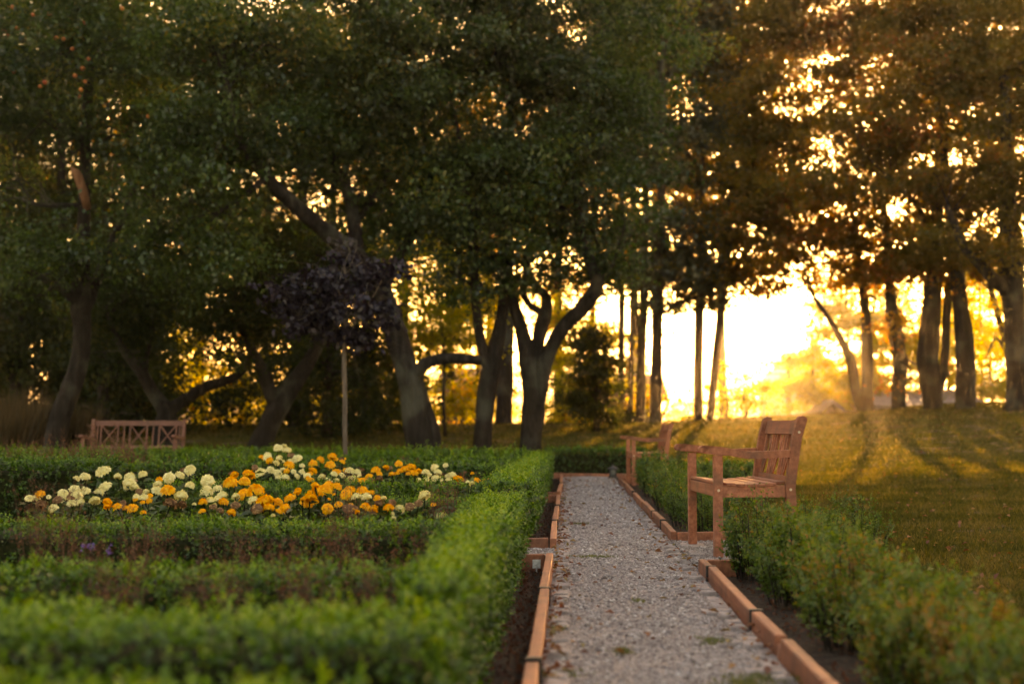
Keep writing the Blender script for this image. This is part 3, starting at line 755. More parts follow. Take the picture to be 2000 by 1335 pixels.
# ------------------------------------------------------------------ flowers
FR = np.random.default_rng(31)
def head_mesh(name, mat, seed):
    rng = np.random.default_rng(seed); n = 84
    i = np.arange(n); ph = i * 2.39996; q = (i + .5) / n
    th = q ** .62 * R(112)                                 # angle from the top of the dome
    dirv = np.stack([np.sin(th) * np.cos(ph), np.sin(th) * np.sin(ph), np.cos(th)], 1)
    sc = np.array([.40, .40, .27])
    pos = dirv * sc * rng.uniform(.86, 1.04, (n, 1))
    tang = np.stack([np.cos(th) * np.cos(ph), np.cos(th) * np.sin(ph), -np.sin(th)], 1)
    ax = tang * .75 + dirv * .55 + rng.normal(0, .18, (n, 3)); nr = dirv - tang * .35 + rng.normal(0, .22, (n, 3))
    V, F = leaf_cards(pos - ax * .08, ax, nr, rng.uniform(.17, .25, n), rng.uniform(.15, .22, n), -.12, .12)
    c = MB(); c.lathe([(.05, -.16), (.26, -.08), (.36, .02), (.33, .13), (.2, .22), (.04, .255)], 10)
    me = np_mesh(name, V, F, np.clip(rng.normal(.5, .25, n), 0, 1)); me.materials.append(mat)
    # closed dome beneath the petals so the head is not hollow
    import bmesh
    bm = bmesh.new(); bm.from_mesh(me); lay = bm.faces.layers.float.get('tint')
    vs = [bm.verts.new(v) for v in c.v]
    for f in c.f:
        nf = bm.faces.new([vs[k] for k in f])
        if lay: nf[lay] = .15
    bm.to_mesh(me); bm.free(); me.update()
    return me
HEADS = {c: [head_mesh('flower_head', M['petal_' + n], 50 + k + 7 * j) for k in range(3)] for j, (c, n) in enumerate((('o', 'orange'), ('c', 'cream'), ('b', 'brown')))}
A = dict(c='545,320,50 685,280,60 800,320,40 895,325,48 890,365,50 995,305,42 700,400,55 655,440,38 545,435,45 465,425,45 370,450,45 480,470,45 400,485,35 620,510,55 505,520,40 445,530,40 110,490,38 260,480,25 1000,485,48 1110,435,55 1110,380,38 1200,330,50 1285,310,48 1365,270,50 1365,390,38 1500,355,50 1495,440,48 1580,415,48 1615,465,48 1530,520,48 1720,475,40 1855,505,40 1295,470,45 930,405,35',
         o='195,460,45 720,520,35 715,555,30 795,555,40 915,565,38 860,565,22 1190,430,50 1050,470,25 1045,510,30 1465,520,35 1625,520,50 1680,370,62 1790,360,42 1710,310,35 1815,295,45 1800,450,60 1885,425,60 1760,470,40 1930,520,50 1690,600,40 1460,590,30 1000,600,25',
         b='200,540,60 1215,530,60 1305,540,35 1545,560,45 1720,545,45 1890,580,40 330,500,40 965,440,35')
B7 = dict(c='250,97,33 320,115,38 170,155,30 175,180,35 260,180,30 400,180,42 240,215,28 110,290,45 195,270,35 250,295,38 305,330,35 440,285,30 480,315,30 590,325,38 690,300,35 755,310,30 815,275,45 870,285,30 825,340,38 710,350,22 885,315,25 440,235,22 1410,290,42 1475,250,35 1500,285,35 1495,340,42 1605,310,38 1415,350,28 1355,348,28 1580,345,25 1765,375,20 1395,470,50 865,475,40 940,480,40 1075,490,25 1205,570,40 1535,630,42 1145,610,20 1155,645,22 640,350,25',
          o='125,170,22 185,195,30 265,172,22 340,230,38 320,275,30 30,310,40 525,220,35 585,190,32 675,165,37 660,230,38 525,275,40 755,205,28 500,300,22 910,360,52 960,325,40 1015,270,36 1045,300,25 1095,250,32 1195,220,30 1240,265,35 1290,250,35 1270,300,25 1320,295,30 1140,300,30 1180,295,25 1660,345,38 1800,352,33 1885,360,33 1770,295,18 510,350,35 540,385,35 620,425,55 560,420,40 500,490,60 445,500,22 715,400,45 400,445,35 345,490,62 300,570,40 160,510,70 215,510,30 185,560,40 255,590,30 810,425,50 785,460,45 905,430,45 985,445,25 640,570,50 725,540,30 1025,490,38 940,560,45 1000,580,38 870,595,20 1115,568,50 1465,540,22 1575,705,45 1640,680,20 690,460,20',
          b='355,155,30 70,250,35 1040,530,40 1145,525,40 1280,555,45 1350,530,45 800,570,50 85,570,50 1720,355,22 750,185,22 1000,610,25')
heads = []
for src, ox in ((A, 30), (B7, 480)):
    for c, s in src.items():
        for it in s.split():
            x, y, r = (float(v) for v in it.split(','))
            px, py, d = ox + x / 4, 850 + y / 4, r / 2
            rear = py < 943 and px > 505
            if rear: Yd = float(np.interp(py, [868, 905, 943], [13.2, 11.9, 10.62]))
            elif px < 505: Yd = float(np.interp(py, [915, 950, 985, 1002], [9.6, 8.6, 7.5, 7.0]))
            else: Yd = float(np.interp(py, [940, 975, 1000, 1030], [7.95, 7.5, 7.05, 6.95]))
            if py > 1003 and px > 840: Yd = 7.2
            Yd += FR.uniform(-.10, .10)
            heads.append((at(px, py, Yd), d * mpp(Yd), c, rear, px))
            if FR.random() < .55:                        # a smaller neighbour a little further back
                Y2 = Yd + FR.uniform(.05, .22)
                heads.append((at(px + FR.normal(0, 17), py + FR.uniform(-6, 9), Y2), d * FR.uniform(.55, .9) * mpp(Y2), c if FR.random() < .6 else str(FR.choice(['c', 'c', 'o', 'b'])), rear, px))
# group heads into plants
heads.sort(key=lambda h: h[0].x)
clumps = []
for h in heads:
    best = None
    for cpl in clumps:
        c0 = cpl['c']
        if cpl['rear'] != h[3] or len(cpl['h']) >= 11: continue
        dd = math.hypot(c0.x - h[0].x, (c0.y - h[0].y) * .6)
        if dd < .30 and (best is None or dd < best[0]): best = (dd, cpl)
    if best: best[1]['h'].append(h); k = best[1]; k['c'] = sum((q[0] for q in k['h']), Vector()) / len(k['h'])
    else: clumps.append(dict(c=h[0].copy(), h=[h], rear=h[3]))
stem_v = {}
for rear in (False, True):
    lst = sorted([c for c in clumps if c['rear'] == rear], key=lambda c: c['c'].x / c['c'].y)
    for i, cp in enumerate(lst):
        c = cp['c']; g = hz(c.x, c.y)
        cnt = {k: sum(1 for h in cp['h'] if h[2] == k) for k in 'ocb'}
        cols = [w for k, w in (('c', 'cream'), ('o', 'orange'), ('b', 'withered brown')) if cnt[k]]
        bed = 'rear bed' if rear else 'front bed'
        num = 'single' if len(cp['h']) == 1 else ''
        lab = f"{num + ' ' if num else ''}{' and '.join(cols)} pompon flower{'' if num else 's'}, {ords[i]} from left in {bed}"
        t = empty('pompon_flower_plant', (c.x, c.y, g)); tag(t, lab, 'flower plant', 'pompon flowers in the parterre beds')
        sb = MB(); LP = []
        for (p, d, col, _, _) in cp['h']:
            loc = p - Vector((c.x, c.y, g))
            o = link('flower_head', HEADS[col][int(FR.integers(3))], t)
            s = d * FR.uniform(.90, 1.32) * (1.05 if col != 'b' else .95); o.location = loc; o.scale = (s, s, s * FR.uniform(.95, 1.25))
            o.rotation_euler = (FR.normal(.22, .28), FR.normal(0, .28), FR.uniform(0, 6.28))
            foot = Vector((loc.x * .35 + FR.normal(0, .03), loc.y * .35 + FR.normal(0, .03), -.01))
            mid = (foot + loc) * .5 + Vector((FR.normal(0, .02), FR.normal(0, .02), .02))
            sb.tube([foot, mid, loc - Vector((0, 0, s * .1))], [.0045, .004, .0032], 5)
            for q in FR.uniform(.12, .93, 26):
                b_ = foot.lerp(mid, q * 2) if q < .5 else mid.lerp(loc, q * 2 - 1)
                LP.append(b_)
        for _ in range(40): LP.append(Vector((FR.normal(0, .11), FR.normal(0, .11), FR.uniform(.04, max(.08, (c.z - g) * .75)))))
        LP = np.array([tuple(v) for v in LP]); nL = len(LP)
        ax = unit(FR, nL); ax[:, 2] = ax[:, 2] * .4 + .1; nr = unit(FR, nL) * .6 + np.array([0, 0, 1.])
        ln = FR.uniform(.045, .085, nL)
        V, F = leaf_cards(LP, ax, nr, ln, ln * .42, .15, .2)
        link('foliage', np_mesh('foliage', V, F, FR.random(nL)), t, M['flower_leaf'])
        sb.build('stems', M['flower_stem'] if 'flower_stem' in M else M['moss_stem'] if 'moss_stem' in M else M['twig'], t)

# dried plume plants
DR = np.random.default_rng(91)
def plume(label, x, y, h, w, n=16, tint=.5, mat='dry_stem', name='dried_plume_plant', cat='dried plant', group='dried brown plants in the beds', per=46, sl=.008):
    g = hz(x, y); t = empty(name, (x, y, g)); tag(t, label, cat, group)
    sb = MB(); Ps = []; As = []
    for k in range(n):
        a = DR.uniform(0, 6.28); r = DR.random() ** .5 * w; hh = h * DR.uniform(.65, 1.1)
        foot = Vector((math.cos(a) * r * .3, math.sin(a) * r * .3, -.01)); top = Vector((math.cos(a) * r, math.sin(a) * r, hh))
        mid = foot.lerp(top, .5) + Vector((0, 0, .06 * h))
        sb.tube([foot, mid, top], [.0022, .0017, .0008], 4)
        for q in DR.uniform(.45, 1.0, per):
            b_ = mid.lerp(top, (q - .45) / .55); s_ = .035 * (1.25 - q)
            Ps.append((b_.x + DR.normal(0, s_ + .006), b_.y + DR.normal(0, s_ + .006), b_.z + DR.normal(0, .012))); As.append((DR.normal(0, .6), DR.normal(0, .6), .6))
    Ps = np.array(Ps); As = np.array(As); nn = len(Ps)
    ln = DR.uniform(.7, 1.6, nn) * sl
    V, F = leaf_cards(Ps, As, unit(DR, nn), ln, ln * .55)
    link('seed_heads', np_mesh('seed_heads', V, F, np.clip(DR.normal(tint, .22, nn), 0, 1)), t, M[mat])
    sb.build('stems', M['stem_brown'], t)
    k = 40
    LP = np.stack([DR.normal(0, w * .7, k), DR.normal(0, w * .7, k), DR.uniform(.02, h * .45, k)], 1)
    ax = unit(DR, k); ax[:, 2] = .3; ln = DR.uniform(.03, .06, k)
    V, F = leaf_cards(LP, ax, unit(DR, k) + np.array([0, 0, 1.]), ln, ln * .5, .15, .1)
    link('foliage', np_mesh('foliage', V, F, DR.random(k)), t, M['flower_leaf'])
m = MT('stem_brown'); M['stem_brown'] = m.principled((.10, .055, .035), .8, .2)
def gx_(px, Y): return at(px, 900, Y).x
for px, Y, h, w, lb in [(95, 5.5, .43, .16, 'dried brown plume plant before the cream flowers at the picture edge'), (165, 5.15, .36, .12, 'short dried brown plume with violet flowers beside it'),
                        (290, 5.55, .36, .13, 'dried brown plume under the cream flowers, close to the hedge face'), (430, 4.25, .34, .12, 'blurred dried plume in front of the low ragged hedge'),
                        (610, 5.6, .30, .13, 'dried brown plume below the orange flowers behind the low hedge'), (690, 5.75, .34, .14, 'reddish dried plume near the middle of the narrow bed'),
                        (470, 5.5, .30, .14, 'dried brown plume below the cream flowers behind the low hedge'), (800, 5.6, .30, .10, 'dried reddish plume next to the long path hedge'),
                        (590, 4.2, .33, .11, 'blurred dried plume beside the wide crossing hedge'), (740, 4.2, .31, .10, 'blurred dried plume where the crossing hedge meets the path hedge'),
                        (225, 4.25, .35, .12, 'blurred dried plume towards the picture edge in front of the low hedge'),
                        (690, 7.0, .42, .12, 'dried brown plume mixed among orange flowers behind their hedge'), (560, 5.1, .30, .1, 'thin dried plume standing in the low ragged hedge gap'),
                        (870, 7.1, .38, .1, 'dried brown plume among the last cream flowers beside the path hedge')]:
    plume(lb, gx_(px, Y), Y, h * 1.3, w, n=16)
for px, Y, h, w, lb in [(110, 16.4, .70, .30, 'pinkish dried plume plant rising behind the dark hedge at the picture edge'), (165, 16.8, .72, .28, 'pinkish dried plume left of the long faded bench'),
                        (212, 16.2, .78, .30, 'tallest pinkish dried plume covering the end of the long faded bench'), (255, 16.6, .62, .26, 'pinkish dried plume in front of the first crossed bench panel'),
                        (55, 16.6, .62, .3, 'pinkish dried plume at the edge of the picture below the leaning apple tree'), (330, 15.6, .42, .25, 'low pinkish dried plume below the middle of the long faded bench'),
                        (450, 15.8, .42, .25, 'low dried plume between the long faded bench and the flowers'), (700, 13.6, .36, .2, 'low dried plume behind the rear orange flowers'), (900, 13.4, .34, .2, 'low dried plume behind the rear cream flowers'), (780, 16.4, .42, .25, 'low dried plume before the farthest box hedge')]:
    plume(lb, gx_(px, Y), Y, h, w, n=22, tint=.75, sl=.017, per=40)
# violet flowers
for px, py, lb in [(165, 1066, 'single small violet flower among dried plumes'), (180, 1066, 'small violet flower beside another violet one'), (212, 1074, 'lowest small violet flower near the hedge')]:
    p = at(px, py, 5.25); t = empty('violet_flower', (p.x, p.y, hz(p.x, p.y))); tag(t, lb, 'flower', 'small violet flowers')
    k = 14; V, F = leaf_cards(np.tile([0, 0, p.z], (k, 1)) + DR.normal(0, .006, (k, 3)), unit(DR, k), unit(DR, k), .011, .008); link('petals', np_mesh('petals', V, F, DR.random(k)), t, M['petal_violet'])
    sb = MB(); sb.tube([(0, .01, 0), (0.005, 0, p.z * .5), (0, 0, p.z)], [.002] * 3, 4); sb.build('stem', M['twig'], t)
# tall dry grass under the leaning apple tree
for px, Y, h, lb in [(20, 25.5, 1.25, 'tall dry grass clump at the picture edge beneath the trees'), (75, 26.5, 1.2, 'tall dry grass clump beside the leaning apple trunk'), (150, 27, 1.1, 'tall dry grass clump between leaning apple tree and bench'), (-10, 24.5, 1.1, 'tall dry grass clump cut by the picture edge'), (48, 27.5, 1.35, 'tallest dry grass clump behind the leaning apple trunk')]:
    x = gx_(px, Y); g = hz(x, Y); t = empty('dry_grass_clump', (x, Y, g)); tag(t, lb, 'grass', 'tall dry grass under the trees')
    k = 900; a = DR.uniform(0, 6.28, k); r = DR.random(k) ** .5 * .45
    Pp = np.stack([np.cos(a) * r, np.sin(a) * r, np.zeros(k)], 1); ax = np.stack([DR.normal(0, .22, k), DR.normal(0, .22, k), np.ones(k)], 1)
    V, F = leaf_cards(Pp, ax, unit(DR, k), h * DR.uniform(.5, 1.1, k), .016, .1); link('blades', np_mesh('blades', V, F, DR.random(k)), t, M['straw'])

# ------------------------------------------------------------------ trees
TR = np.random.default_rng(123)
def crown_leaves(blobs, nleaf, lsize, rng, clump=64, sd=.22, droop=.25, tint0=.4, flat=.65):
    """blobs: (cx,cy,cz,rx,ry,rz,weight) in world metres -> V,F,tint"""
    w = np.array([b[6] * b[3] * b[5] * (1 + .3 * b[4]) for b in blobs]); w = w / w.sum()
    P = []; T = []
    for b, f in zip(blobs, w):
        nc = max(2, int(nleaf * f / clump)); nb = max(1, int(round(nc / 9)))
        d = unit(rng, nb); r = rng.random(nb) ** .40
        bc = np.array(b[:3]) + d * r[:, None] * np.array(b[3:6]) * (1 + .12 * rng.normal(size=(nb, 1)))
        bi = rng.integers(0, nb, nc); bt = rng.normal(0, .16, nb); bs = sd * rng.uniform(1.5, 2.9, nb)
        az = rng.uniform(0, 6.28, nb); q0 = rng.normal(0, 1, nc); q1 = rng.normal(0, .55, nc)
        ux, uy = np.cos(az)[bi], np.sin(az)[bi]
        c = bc[bi] + np.stack([ux * q0 - uy * q1, uy * q0 + ux * q1, -.22 * np.abs(q0) + rng.normal(0, .26, nc)], 1) * bs[bi][:, None]
        s = sd * rng.uniform(.65, 1.5, nc)
        ct = np.clip(tint0 + rng.normal(0, .08) + bt[bi] + rng.normal(0, .16, nc), 0, 1)
        # each clump hangs off a short twig: leaves strung along a drooping line
        td = unit(rng, nc); td[:, 2] = -np.abs(td[:, 2]) * droop + .15 * (1 - droop)
        td /= np.linalg.norm(td, axis=1, keepdims=True)
        q = rng.uniform(-1, 1, (nc, clump))
        p = c[:, None] + td[:, None] * (q * s[:, None] * 1.9)[..., None] + rng.normal(0, 1, (nc, clump, 3)) * (s[:, None, None] * np.array([.62, .62, .62 * flat]))
        P.append(p.reshape(-1, 3)); T.append(np.repeat(ct, clump))
    P = np.concatenate(P); T = np.concatenate(T); n = len(P)
    ax = unit(rng, n); ax[:, 2] -= .35
    nr = unit(rng, n) * .8 + np.array([0, 0, .75])
    L = lsize * rng.uniform(.65, 1.3, n)
    V, F = leaf_cards(P, ax, nr, L, L * rng.uniform(.5, .72, n), .16, .08)
    return V, F, np.clip(T + rng.normal(0, .14, n), 0, 1)
def limb_path(pts, Y):
    """pixel polyline (px,py,width_px,dY) -> smooth list of (x,y,z,r)"""
    out = []
    for px, py, w, dy in pts:
        p = at(px, py, Y + dy); out.append((p.x, p.y, p.z, w * mpp(Y + dy) / 2))
    return spline(out, 5)
def tree(label, name, Y, paths, blobs, nleaf, lsize, leaf, bark, group, nbr=26, sd=.215, droop=.25, tint0=.4, cat='tree', flat=.6, clump=64, flare=1.35, dead=()):
    """paths in photo pixels at depth Y; first path is the trunk and starts at its lowest visible point"""
    rng = TR
    fx, fy, fw, fd = paths[0][0]
    base = at(fx, fy, Y + fd); g = hz(base.x, base.y)
    t = empty(name, (base.x, base.y, g - .05)); tag(t, label, cat, group); org = np.array([base.x, base.y, g - .05])
    lines = []
    for i, pth in enumerate(paths):
        L = limb_path(pth, Y)
        if i == 0:
            top = L[0]; k = 4; low = []
            for j in range(k):
                q = j / k; low.append(np.array([top[0], top[1], (g - .08) + (top[2] - g + .08) * q, top[3] * (1 + (flare - 1) * (1 - q) ** 2)]))
            if top[2] - g > .05: L = low + L
            else: L[0][3] *= flare; L[0][2] = min(L[0][2], g - .05)
        if i > 0: L[0][3] *= .5; L[1][3] *= .8
        lines.append(L)
        b = MB(); b.tube([(l[0] - org[0], l[1] - org[1], l[2] - org[2]) for l in L], [l[3] * .94 for l in L], 18, .062, int(rng.integers(1e6)))
        b.build('trunk' if i == 0 else 'limb', M[bark], t, True)
    WB = []
    for bl in blobs:
        px, py, rxp, ryp, dy, ry_m = bl[:6]; wt = bl[6] if len(bl) > 6 else 1.0
        p = at(px, py, Y + dy); s = mpp(Y + dy); WB.append((p.x, p.y, p.z, rxp * s, ry_m, ryp * s, wt))
        if py < 160:                                # the crown goes on above the picture
            p = at(px, py - 120, Y + dy); WB.append((p.x, p.y, p.z, rxp * s, ry_m, ryp * s, wt * .75))
    # boughs from the limbs into the crown
    allp = np.array([l for L in lines for l in L[len(L) // 3:]])
    b = MB()
    for k in range(nbr):
        bl = WB[int(rng.integers(len(WB)))]
        d = unit(rng, 1)[0]; tgt = np.array(bl[:3]) + d * np.array(bl[3:6]) * rng.uniform(.35, .85)
        dist = np.linalg.norm(allp[:, :3] - tgt, axis=1) + rng.uniform(0, .8, len(allp)); src = allp[int(dist.argmin())]
        r0 = min(src[3] * .45, .05) * rng.uniform(.5, 1); s3 = src[:3]
        m1 = s3 + (tgt - s3) * .35 + rng.normal(0, .16, 3) + np.array([0, 0, .12]); m2 = s3 + (tgt - s3) * .7 + rng.normal(0, .16, 3)
        C = spline([tuple(s3), tuple(m1), tuple(m2), tuple(tgt)], 3); nC = len(C)
        b.tube([c - org for c in C], [r0 * (1 - .85 * i / (nC - 1)) for i in range(nC)], 5)
        for _ in range(3):
            i = int(rng.integers(nC // 3, nC)); e = C[i] + rng.normal(0, .35, 3) + np.array([0, 0, -.1])
            b.tube([C[i] - org, (C[i] + e) / 2 - org + rng.normal(0, .04, 3), e - org], [r0 * .35, r0 * .25, r0 * .08], 4)
    if nbr: b.build('boughs', M[bark], t, True)
    V, F, tt = crown_leaves(WB, nleaf, lsize, rng, clump=clump, sd=sd, droop=droop, tint0=tint0, flat=flat)
    link('crown', np_mesh('crown', V - org, F, tt), t, M[leaf])
    t['_org'] = [float(v) for v in org]
    return t, WB, org
M['bark_old'] = bark_mat('bark_old', (.010, .008, .007), (.030, .024, .021), (.065, .054, .048))
GA = 'old apple trees behind the parterre'
# leaning apple tree on the far left of the frame, with fruit and a torn stub
tA, WA, oA = tree('leaning apple tree with red fruit and a torn branch stub, beside the long bench', 'apple_tree', 23.8,
     [[(106, 858, 44, 0), (122, 800, 40, 0), (150, 725, 38, 0), (160, 650, 38, 0), (158, 590, 40, 0), (160, 500, 30, .1), (165, 400, 26, .2), (168, 250, 22, .3), (180, 90, 14, .4)],
      [(157, 600, 30, 0), (130, 572, 18, -.2), (92, 548, 14, -.5), (40, 520, 10, -.8)],
      [(168, 610, 26, .05), (185, 560, 20, .3), (215, 480, 16, .8), (260, 380, 12, 1.2)],
      [(166, 400, 12, 0), (80, 400, 9, -.7), (30, 385, 6, -1.2)]],
     [(60, 70, 190, 120, 0, 2.4), (240, 60, 170, 120, .5, 2.2), (40, 240, 130, 120, -.5, 1.6, .8), (300, 210, 110, 130, 0, 1.8), (60, 470, 130, 70, -1, 1.4), (150, 540, 80, 60, -.8, 1.2, .5), (370, 330, 100, 130, .5, 1.6), (330, 470, 110, 80, .2, 1.5, .8), (-20, 330, 70, 60, 0, 1.2, .6)],
     60000, .086, 'apple_leaf', 'bark_apple', GA, 34, droop=.8)
b = MB(); q = [at(170, 408, 23.6), at(163, 375, 23.45), at(150, 338, 23.35), at(139, 326, 23.3)]
b.tube([Vector(p) - Vector(oA) for p in q], [.065, .07, .065, .015], 8, .12, 3); o = b.build('torn_stub', M['torn_wood'], tA, True); o['label'] = 'torn reddish branch stub without bark'
b = MB(); b.lathe([(.004, -.030), (.020, -.032), (.034, -.014), (.037, .004), (.030, .024), (.012, .031), (.003, .026)], 10); apple_me = b.mesh('apple', True); apple_me.materials.append(M['apple_skin'])
for i in range(26):
    px, py = TR.uniform(0, 175), TR.uniform(10, 190)
    if i > 20: px, py = TR.uniform(0, 420), TR.uniform(10, 300)
    o = link('apple', apple_me, tA); p = at(px, py, 22.6 + TR.uniform(-.6, .5)); o.location = p - Vector(oA); o.scale = [TR.uniform(.85, 1.1)] * 3; o.rotation_euler = (TR.normal(0, .3), TR.normal(0, .3), TR.uniform(0, 6))
tree('small apple tree with two spreading limbs directly behind the long bench', 'apple_tree', 28.5,
     [[(326, 822, 44, 0), (322, 800, 38, 0), (300, 770, 28, 0), (275, 725, 22, -.1), (240, 682, 16, -.2), (205, 600, 10, -.4)],
      [(324, 806, 30, 0), (352, 786, 26, .1), (400, 757, 22, .2), (455, 738, 19, .3), (482, 712, 15, .3), (492, 660, 10, .3)],
      [(282, 738, 16, 0), (285, 700, 12, .2), (300, 640, 9, .4)]],
     [(230, 590, 130, 70, 0, 1.6), (420, 560, 120, 75, .4, 1.6), (330, 520, 140, 60, .6, 1.5), (500, 640, 60, 50, .2, 1, .6), (180, 680, 60, 60, 0, 1, .5)],
     24000, .08, 'dark_leaf', 'bark_old', GA, 22, droop=.5)
tree('forked apple tree with a rough slanting trunk between bench and plum coloured tree', 'apple_tree', 26.4,
     [[(508, 872, 52, 0), (522, 835, 46, 0), (545, 790, 44, 0), (578, 742, 34, .1), (612, 690, 28, .2), (650, 620, 20, .4), (700, 540, 14, .6)],
      [(540, 800, 34, 0), (522, 750, 26, -.1), (505, 705, 20, -.2), (482, 660, 15, -.3), (455, 590, 10, -.4)]],
     [(470, 590, 110, 70, -.2, 1.4), (600, 560, 110, 70, .4, 1.5), (540, 480, 140, 70, .4, 1.6), (420, 660, 60, 40, -.3, .9, .5)],
     26000, .078, 'dark_leaf', 'bark_old', GA, 24, droop=.5)
tB, WBb, oB = tree('largest apple tree, leaning, with a heavy dark limb reaching over the flower beds', 'apple_tree', 24.2,
     [[(822, 884, 58, 0), (812, 820, 54, 0), (800, 750, 52, 0), (780, 670, 50, 0), (752, 590, 46, -.1), (705, 510, 42, -.4), (650, 462, 38, -.8), (585, 410, 32, -1.2), (520, 345, 26, -1.6), (470, 270, 18, -1.9), (440, 150, 12, -2.2)],
      [(848, 880, 34, .12), (840, 830, 34, .12), (822, 770, 30, .1), (816, 735, 26, 0), (832, 710, 24, -.1), (870, 700, 22, -.15), (905, 701, 21, -.15), (941, 703, 20, -.12)],
      [(700, 505, 34, -.3), (690, 430, 28, -.1), (678, 370, 24, .1), (640, 290, 18, .3), (620, 160, 12, .5)],
      [(745, 575, 26, 0), (790, 480, 18, .4), (840, 430, 14, .8), (900, 435, 9, 1.0)],
      [(690, 430, 16, .2), (740, 370, 12, .6), (790, 250, 9, .9), (810, 100, 6, 1.1)],
      [(520, 345, 14, -1.6), (480, 380, 10, -1.8), (420, 420, 7, -2)]],
     [(430, 90, 150, 120, -1.5, 2.2), (620, 80, 170, 120, -.5, 2.4), (800, 90, 150, 110, .2, 2.2), (520, 250, 150, 110, -1.5, 1.9), (700, 230, 150, 110, .2, 1.9), (840, 260, 120, 110, .2, 1.7), (380, 300, 90, 110, -2, 1.4, .9), (600, 360, 90, 70, .6, 1.5, .7), (760, 400, 110, 70, .4, 1.5, .9), (330, 420, 80, 80, -2, 1.2, .8), (450, 440, 80, 55, -1.4, 1.2, .8), (880, 420, 80, 70, .6, 1.3, .8), (830, 490, 70, 45, .8, 1.1, .7), (480, 510, 90, 40, -1.4, 1.2, .7), (370, 520, 80, 45, -1.6, 1.1, .7)],
     94000, .086, 'apple_leaf', 'bark_apple', GA, 60, droop=.75)
tree('slim apple tree with two upright stems, next to the cut horizontal limb', 'apple_tree', 25.0,
     [[(940, 882, 42, 0), (944, 830, 38, 0), (950, 770, 36, 0), (962, 700, 34, 0), (976, 640, 28, .1), (985, 560, 22, .2), (980, 440, 16, .4), (990, 300, 12, .5), (1010, 130, 8, .6)],
      [(955, 730, 26, 0), (940, 670, 20, -.1), (930, 600, 18, -.1), (924, 500, 18, -.1), (918, 450, 18, -.1), (905, 330, 12, 0), (880, 180, 8, .2)],
      [(1000, 230, 12, .5), (970, 120, 10, .4), (960, 20, 8, .3)]],
     [(950, 100, 140, 110, .4, 2.0), (930, 270, 120, 90, .3, 1.7), (1010, 330, 110, 90, -.2, 1.6), (930, 400, 100, 80, -.4, 1.4, .9), (1000, 470, 80, 70, -.5, 1.2, .8), (1080, 180, 110, 100, .4, 1.6), (985, 545, 60, 45, -.4, 1, .9), (900, 520, 50, 60, .3, .9, .6)],
     45000, .084, 'apple_leaf', 'bark_old', GA, 36, droop=.5)
tree('dark apple tree with looping middle limb and a long branch bending towards the sun', 'apple_tree', 25.2,
     [[(1036, 884, 44, 0), (1040, 830, 44, 0), (1042, 770, 46, 0), (1032, 700, 40, 0), (1018, 640, 26, 0), (1002, 590, 22, 0), (992, 510, 16, .1), (985, 420, 12, .2)],
      [(1043, 770, 26, 0), (1046, 730, 32, 0), (1050, 670, 28, .1), (1062, 625, 28, .1), (1068, 585, 20, .1), (1050, 560, 15, .1), (1030, 540, 13, .1), (1026, 500, 12, .1), (1050, 430, 9, .1)],
      [(1063, 618, 18, .1), (1054, 608, 16, 0), (1034, 595, 14, 0), (1022, 568, 13, 0), (1028, 530, 12, 0), (1040, 490, 9, 0)],
      [(1046, 800, 26, 0), (1054, 755, 34, -.05), (1072, 690, 32, -.1), (1100, 640, 30, -.2), (1140, 598, 30, -.3), (1166, 560, 30, -.4), (1158, 525, 26, -.4), (1138, 470, 20, -.3), (1128, 420, 18, -.3), (1120, 340, 12, -.2), (1090, 200, 8, 0)],
      [(1166, 558, 14, -.4), (1195, 520, 9, -.5), (1220, 440, 6, -.6)]],
     [(1080, 300, 110, 90, -.3, 1.6), (1160, 250, 100, 90, -.5, 1.6), (1130, 400, 90, 70, -.4, 1.4, .8), (1060, 430, 80, 70, .2, 1.3, .8), (1190, 120, 130, 110, .2, 1.9, .9), (1215, 380, 60, 60, -.6, 1, .6), (1130, 490, 90, 55, -.4, 1.1, .9), (1080, 520, 60, 45, .3, 1, .7), (1200, 480, 50, 60, -.5, .9, .7), (1060, 120, 110, 100, .4, 1.6)],
     47000, .084, 'apple_leaf', 'bark_old', GA, 40, droop=.5, tint0=.36)
# sparse light twigs in the bright opening between the big trees
tree('thin young tree with sparse sunlit leaves behind the cut horizontal limb', 'young_tree', 34.0,
     [[(870, 850, 7, 0), (866, 780, 7, 0), (868, 700, 6, 0), (860, 620, 5, 0), (850, 540, 4, 0)], [(868, 690, 5, 0), (910, 620, 4, .2), (930, 560, 3, .3)]],
     [(850, 560, 80, 55, 0, 1.3), (900, 610, 70, 50, .2, 1.2), (820, 640, 50, 50, 0, 1, .7), (900, 520, 70, 40, .3, 1.2), (860, 680, 50, 30, 0, .9, .4), (840, 480, 80, 40, .2, 1.2)],
     15000, .08, 'gold_leaf', 'bark_dark', 'trees beyond the lawn', 24, tint0=.25, clump=24, sd=.22)
